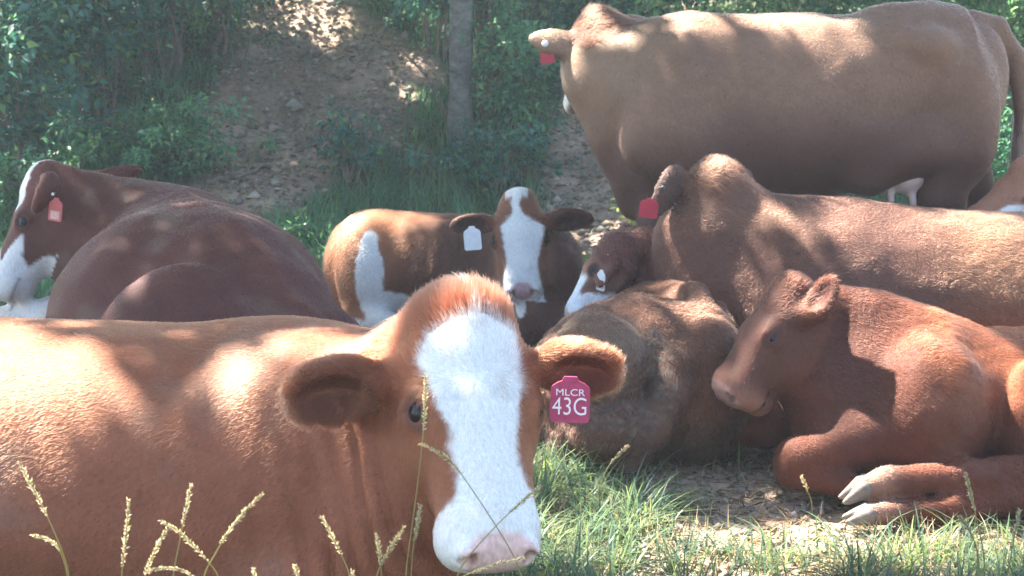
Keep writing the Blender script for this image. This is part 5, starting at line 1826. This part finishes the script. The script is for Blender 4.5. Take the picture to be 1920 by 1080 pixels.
# ------------------------------------------------------------------ seeding grass stalks in front
def stalk(label, pts, y, head=.45, thick=1.0, col=(.30, .28, .12), seedcol=(.50, .44, .28), seed=0, side=None):
    r = np.random.default_rng(seed)
    p = np.array([P(a, b, y + .02 * i) for i, (a, b) in enumerate(pts)])
    # carry the stem on down to the soil
    low = p[-1].copy()
    d = p[-1] - p[-2]
    gz0 = float(gz(low[0], low[1])[0])
    foot = np.array([low[0] + d[0] * .25, low[1] + .02, gz0 - .01])
    p = np.concatenate([p, [(low + foot) / 2 + np.array([d[0] * .1, 0, 0])], [foot]])
    m = len(p)
    t = np.linspace(0, m - 1, 30)
    pp = np.stack([np.interp(t, np.arange(m), p[:, k]) for k in range(3)], 1)
    for _ in range(3):
        pp[1:-1] = (pp[:-2] + 2 * pp[1:-1] + pp[2:]) / 4
    root = thing('grass_stalk', label, 'grass stalk', tuple(foot), 'seeding grass stalks in front')
    me = tube_mesh('stem', [(pp, np.linspace(.0006, .0013, 30) * thick)], 6)
    set_colour(me, np.tile(np.asarray(col), (len(me.vertices), 1)))
    link('stem', me, M_SEED, root)
    # spikelets set alternately up the head
    seg = np.linalg.norm(np.diff(pp, axis=0), axis=1); cum = np.concatenate([[0], np.cumsum(seg)])
    upto = np.interp(len(pts) - 1, np.arange(m), np.interp(np.arange(m), t, cum)) * head
    ns = max(10, int(upto / .0028))
    s = np.linspace(0.001, upto, ns)
    c = np.stack([np.interp(s, cum, pp[:, k]) for k in range(3)], 1)
    tg = nrm(np.gradient(c, axis=0))
    sd = nrm(np.cross(tg, [0, 1.0, 0]))
    alt = np.where(np.arange(ns) % 2, 1, -1)[:, None]
    rep = 3
    c = np.repeat(c, rep, 0) + r.normal(0, .0007, (ns * rep, 3))
    ax = np.repeat(-tg * 1.0 + sd * alt * .42, rep, 0) + r.normal(0, .22, (ns * rep, 3))
    grow = np.repeat(.6 + .5 * np.sin(np.linspace(.15, 1, ns) * math.pi * .9), rep)
    ln = r.uniform(.005, .0088, ns * rep) * thick * grow
    cols = vary(seedcol, ns * rep, r, .25, [.34, .34, .18], .25)
    nv = r.normal(0, 1, (ns * rep, 3))
    link('seed_head', leaf_mesh('seed_head', c, ax, nv, ln, ln * .30, cols, .3), M_SEED, root)
    return root
ST = [
    ('tall seeding stalk leaning left, leftmost in front of the big cow', [(36, 868), (62, 915), (92, 975), (116, 1030), (132, 1080)], 2.25, .42),
    ('short drooping seed head beside the leftmost stalk', [(62, 1003), (85, 1008), (106, 1020), (120, 1050), (128, 1085)], 2.27, .45),
    ('straight upright seed head second from left', [(242, 938), (238, 985), (232, 1040), (227, 1085)], 2.25, .75),
    ('thin upright stalk crossing another one in front of the flank', [(358, 910), (347, 960), (336, 1020), (322, 1085)], 2.2, .40),
    ('seed head bent left that crosses the thin upright stalk', [(303, 977), (330, 992), (365, 1025), (392, 1055), (416, 1085)], 2.24, .62),
    ('seed head leaning right, the fullest of the stalks by the flank', [(492, 926), (462, 955), (425, 1000), (400, 1045), (376, 1085)], 2.22, .55),
    ('short reddish seed head left of the crossed stalks', [(312, 992), (298, 1020), (280, 1055), (268, 1085)], 2.26, .8),
    ('pale seed head arching flat near the bottom edge', [(276, 1072), (300, 1064), (335, 1066), (368, 1080)], 2.2, .9),
    ('dry stalk leaning left below the cow neck folds', [(604, 970), (622, 1005), (640, 1040), (660, 1085)], 2.24, .55),
    ('forked dry seed head right of the neck folds', [(758, 988), (738, 1018), (720, 1048), (702, 1085)], 2.26, .65),
    ('upright seed head just left of the forked one', [(706, 1003), (712, 1035), (716, 1085)], 2.28, .6),
    ('tall thin stalk rising in front of the cow right eye', [(798, 702), (797, 770), (789, 860), (775, 970), (758, 1085)], 2.30, .26),
    ('seed head nodding across the cow white blaze', [(788, 832), (815, 843), (850, 868), (880, 910), (930, 985), (990, 1085)], 2.32, .30),
    ('thin stalk slanting across the cow nose', [(1012, 912), (985, 935), (940, 975), (880, 1040), (850, 1085)], 2.30, .30),
    ('small upright stalk between the neck and the muzzle', [(788, 948), (782, 985), (774, 1030), (770, 1085)], 2.33, .45),
    ('dry stalk lying flat under the cow muzzle', [(982, 1046), (930, 1058), (880, 1075), (850, 1090)], 2.22, .6),
    ('tiny seed tip at the bottom edge below the flank', [(553, 1060), (560, 1085)], 2.2, .9),
    ('tiny seed tip at the bottom edge right of the fullest stalk', [(476, 1066), (478, 1088)], 2.2, .9),
    ('short seed tip at the bottom edge left of the muzzle', [(660, 1070), (664, 1090)], 2.2, .9),
    ('dry stalk standing in front of the red calf hind leg', [(1811, 888), (1822, 935), (1834, 985), (1846, 1045)], 3.55, .45),
    ('pale stalk at the right edge by the red calf', [(1912, 956), (1903, 1000), (1895, 1045), (1888, 1085)], 3.4, .45),
    ('short stalk before the folded foreleg of the red calf', [(1503, 893), (1512, 915), (1522, 940)], 4.25, .6),
    ('dry stalk rising from the grass beside the muddy calf', [(1178, 836), (1160, 852), (1142, 872), (1128, 900)], 4.3, .6),
    ('short bent stalk at lower right under the red calf hooves', [(1798, 968), (1812, 985), (1826, 1010), (1836, 1050)], 3.5, .4),
]
for i, (lab, pts, y, hd) in enumerate(ST):
    stalk(lab, pts, y, hd, 1.0 if y < 3 else 1.5, seed=i)

# ------------------------------------------------------------------ the soft haze that hangs in the clearing
def haze():
    v = np.array([(x, y, z) for x in (-94, 94) for y in (-64, 124) for z in (-1.6, 10.2)], float)
    f = [(0, 1, 3, 2), (4, 6, 7, 5), (0, 4, 5, 1), (2, 3, 7, 6), (0, 2, 6, 4), (1, 5, 7, 3)]
    me = mesh_quads('haze', v, f, False)
    m, nt, out = new_mat('haze')
    pv = nt.nodes.new('ShaderNodeVolumePrincipled')
    pv.inputs['Color'].default_value = (.86, .93, 1.0, 1)
    pv.inputs['Density'].default_value = HAZE
    pv.inputs['Anisotropy'].default_value = .35
    nt.links.new(pv.outputs[0], out.inputs['Volume'])
    link('haze', me, m, None, 'stuff')
if HAZE > 0:
    haze()
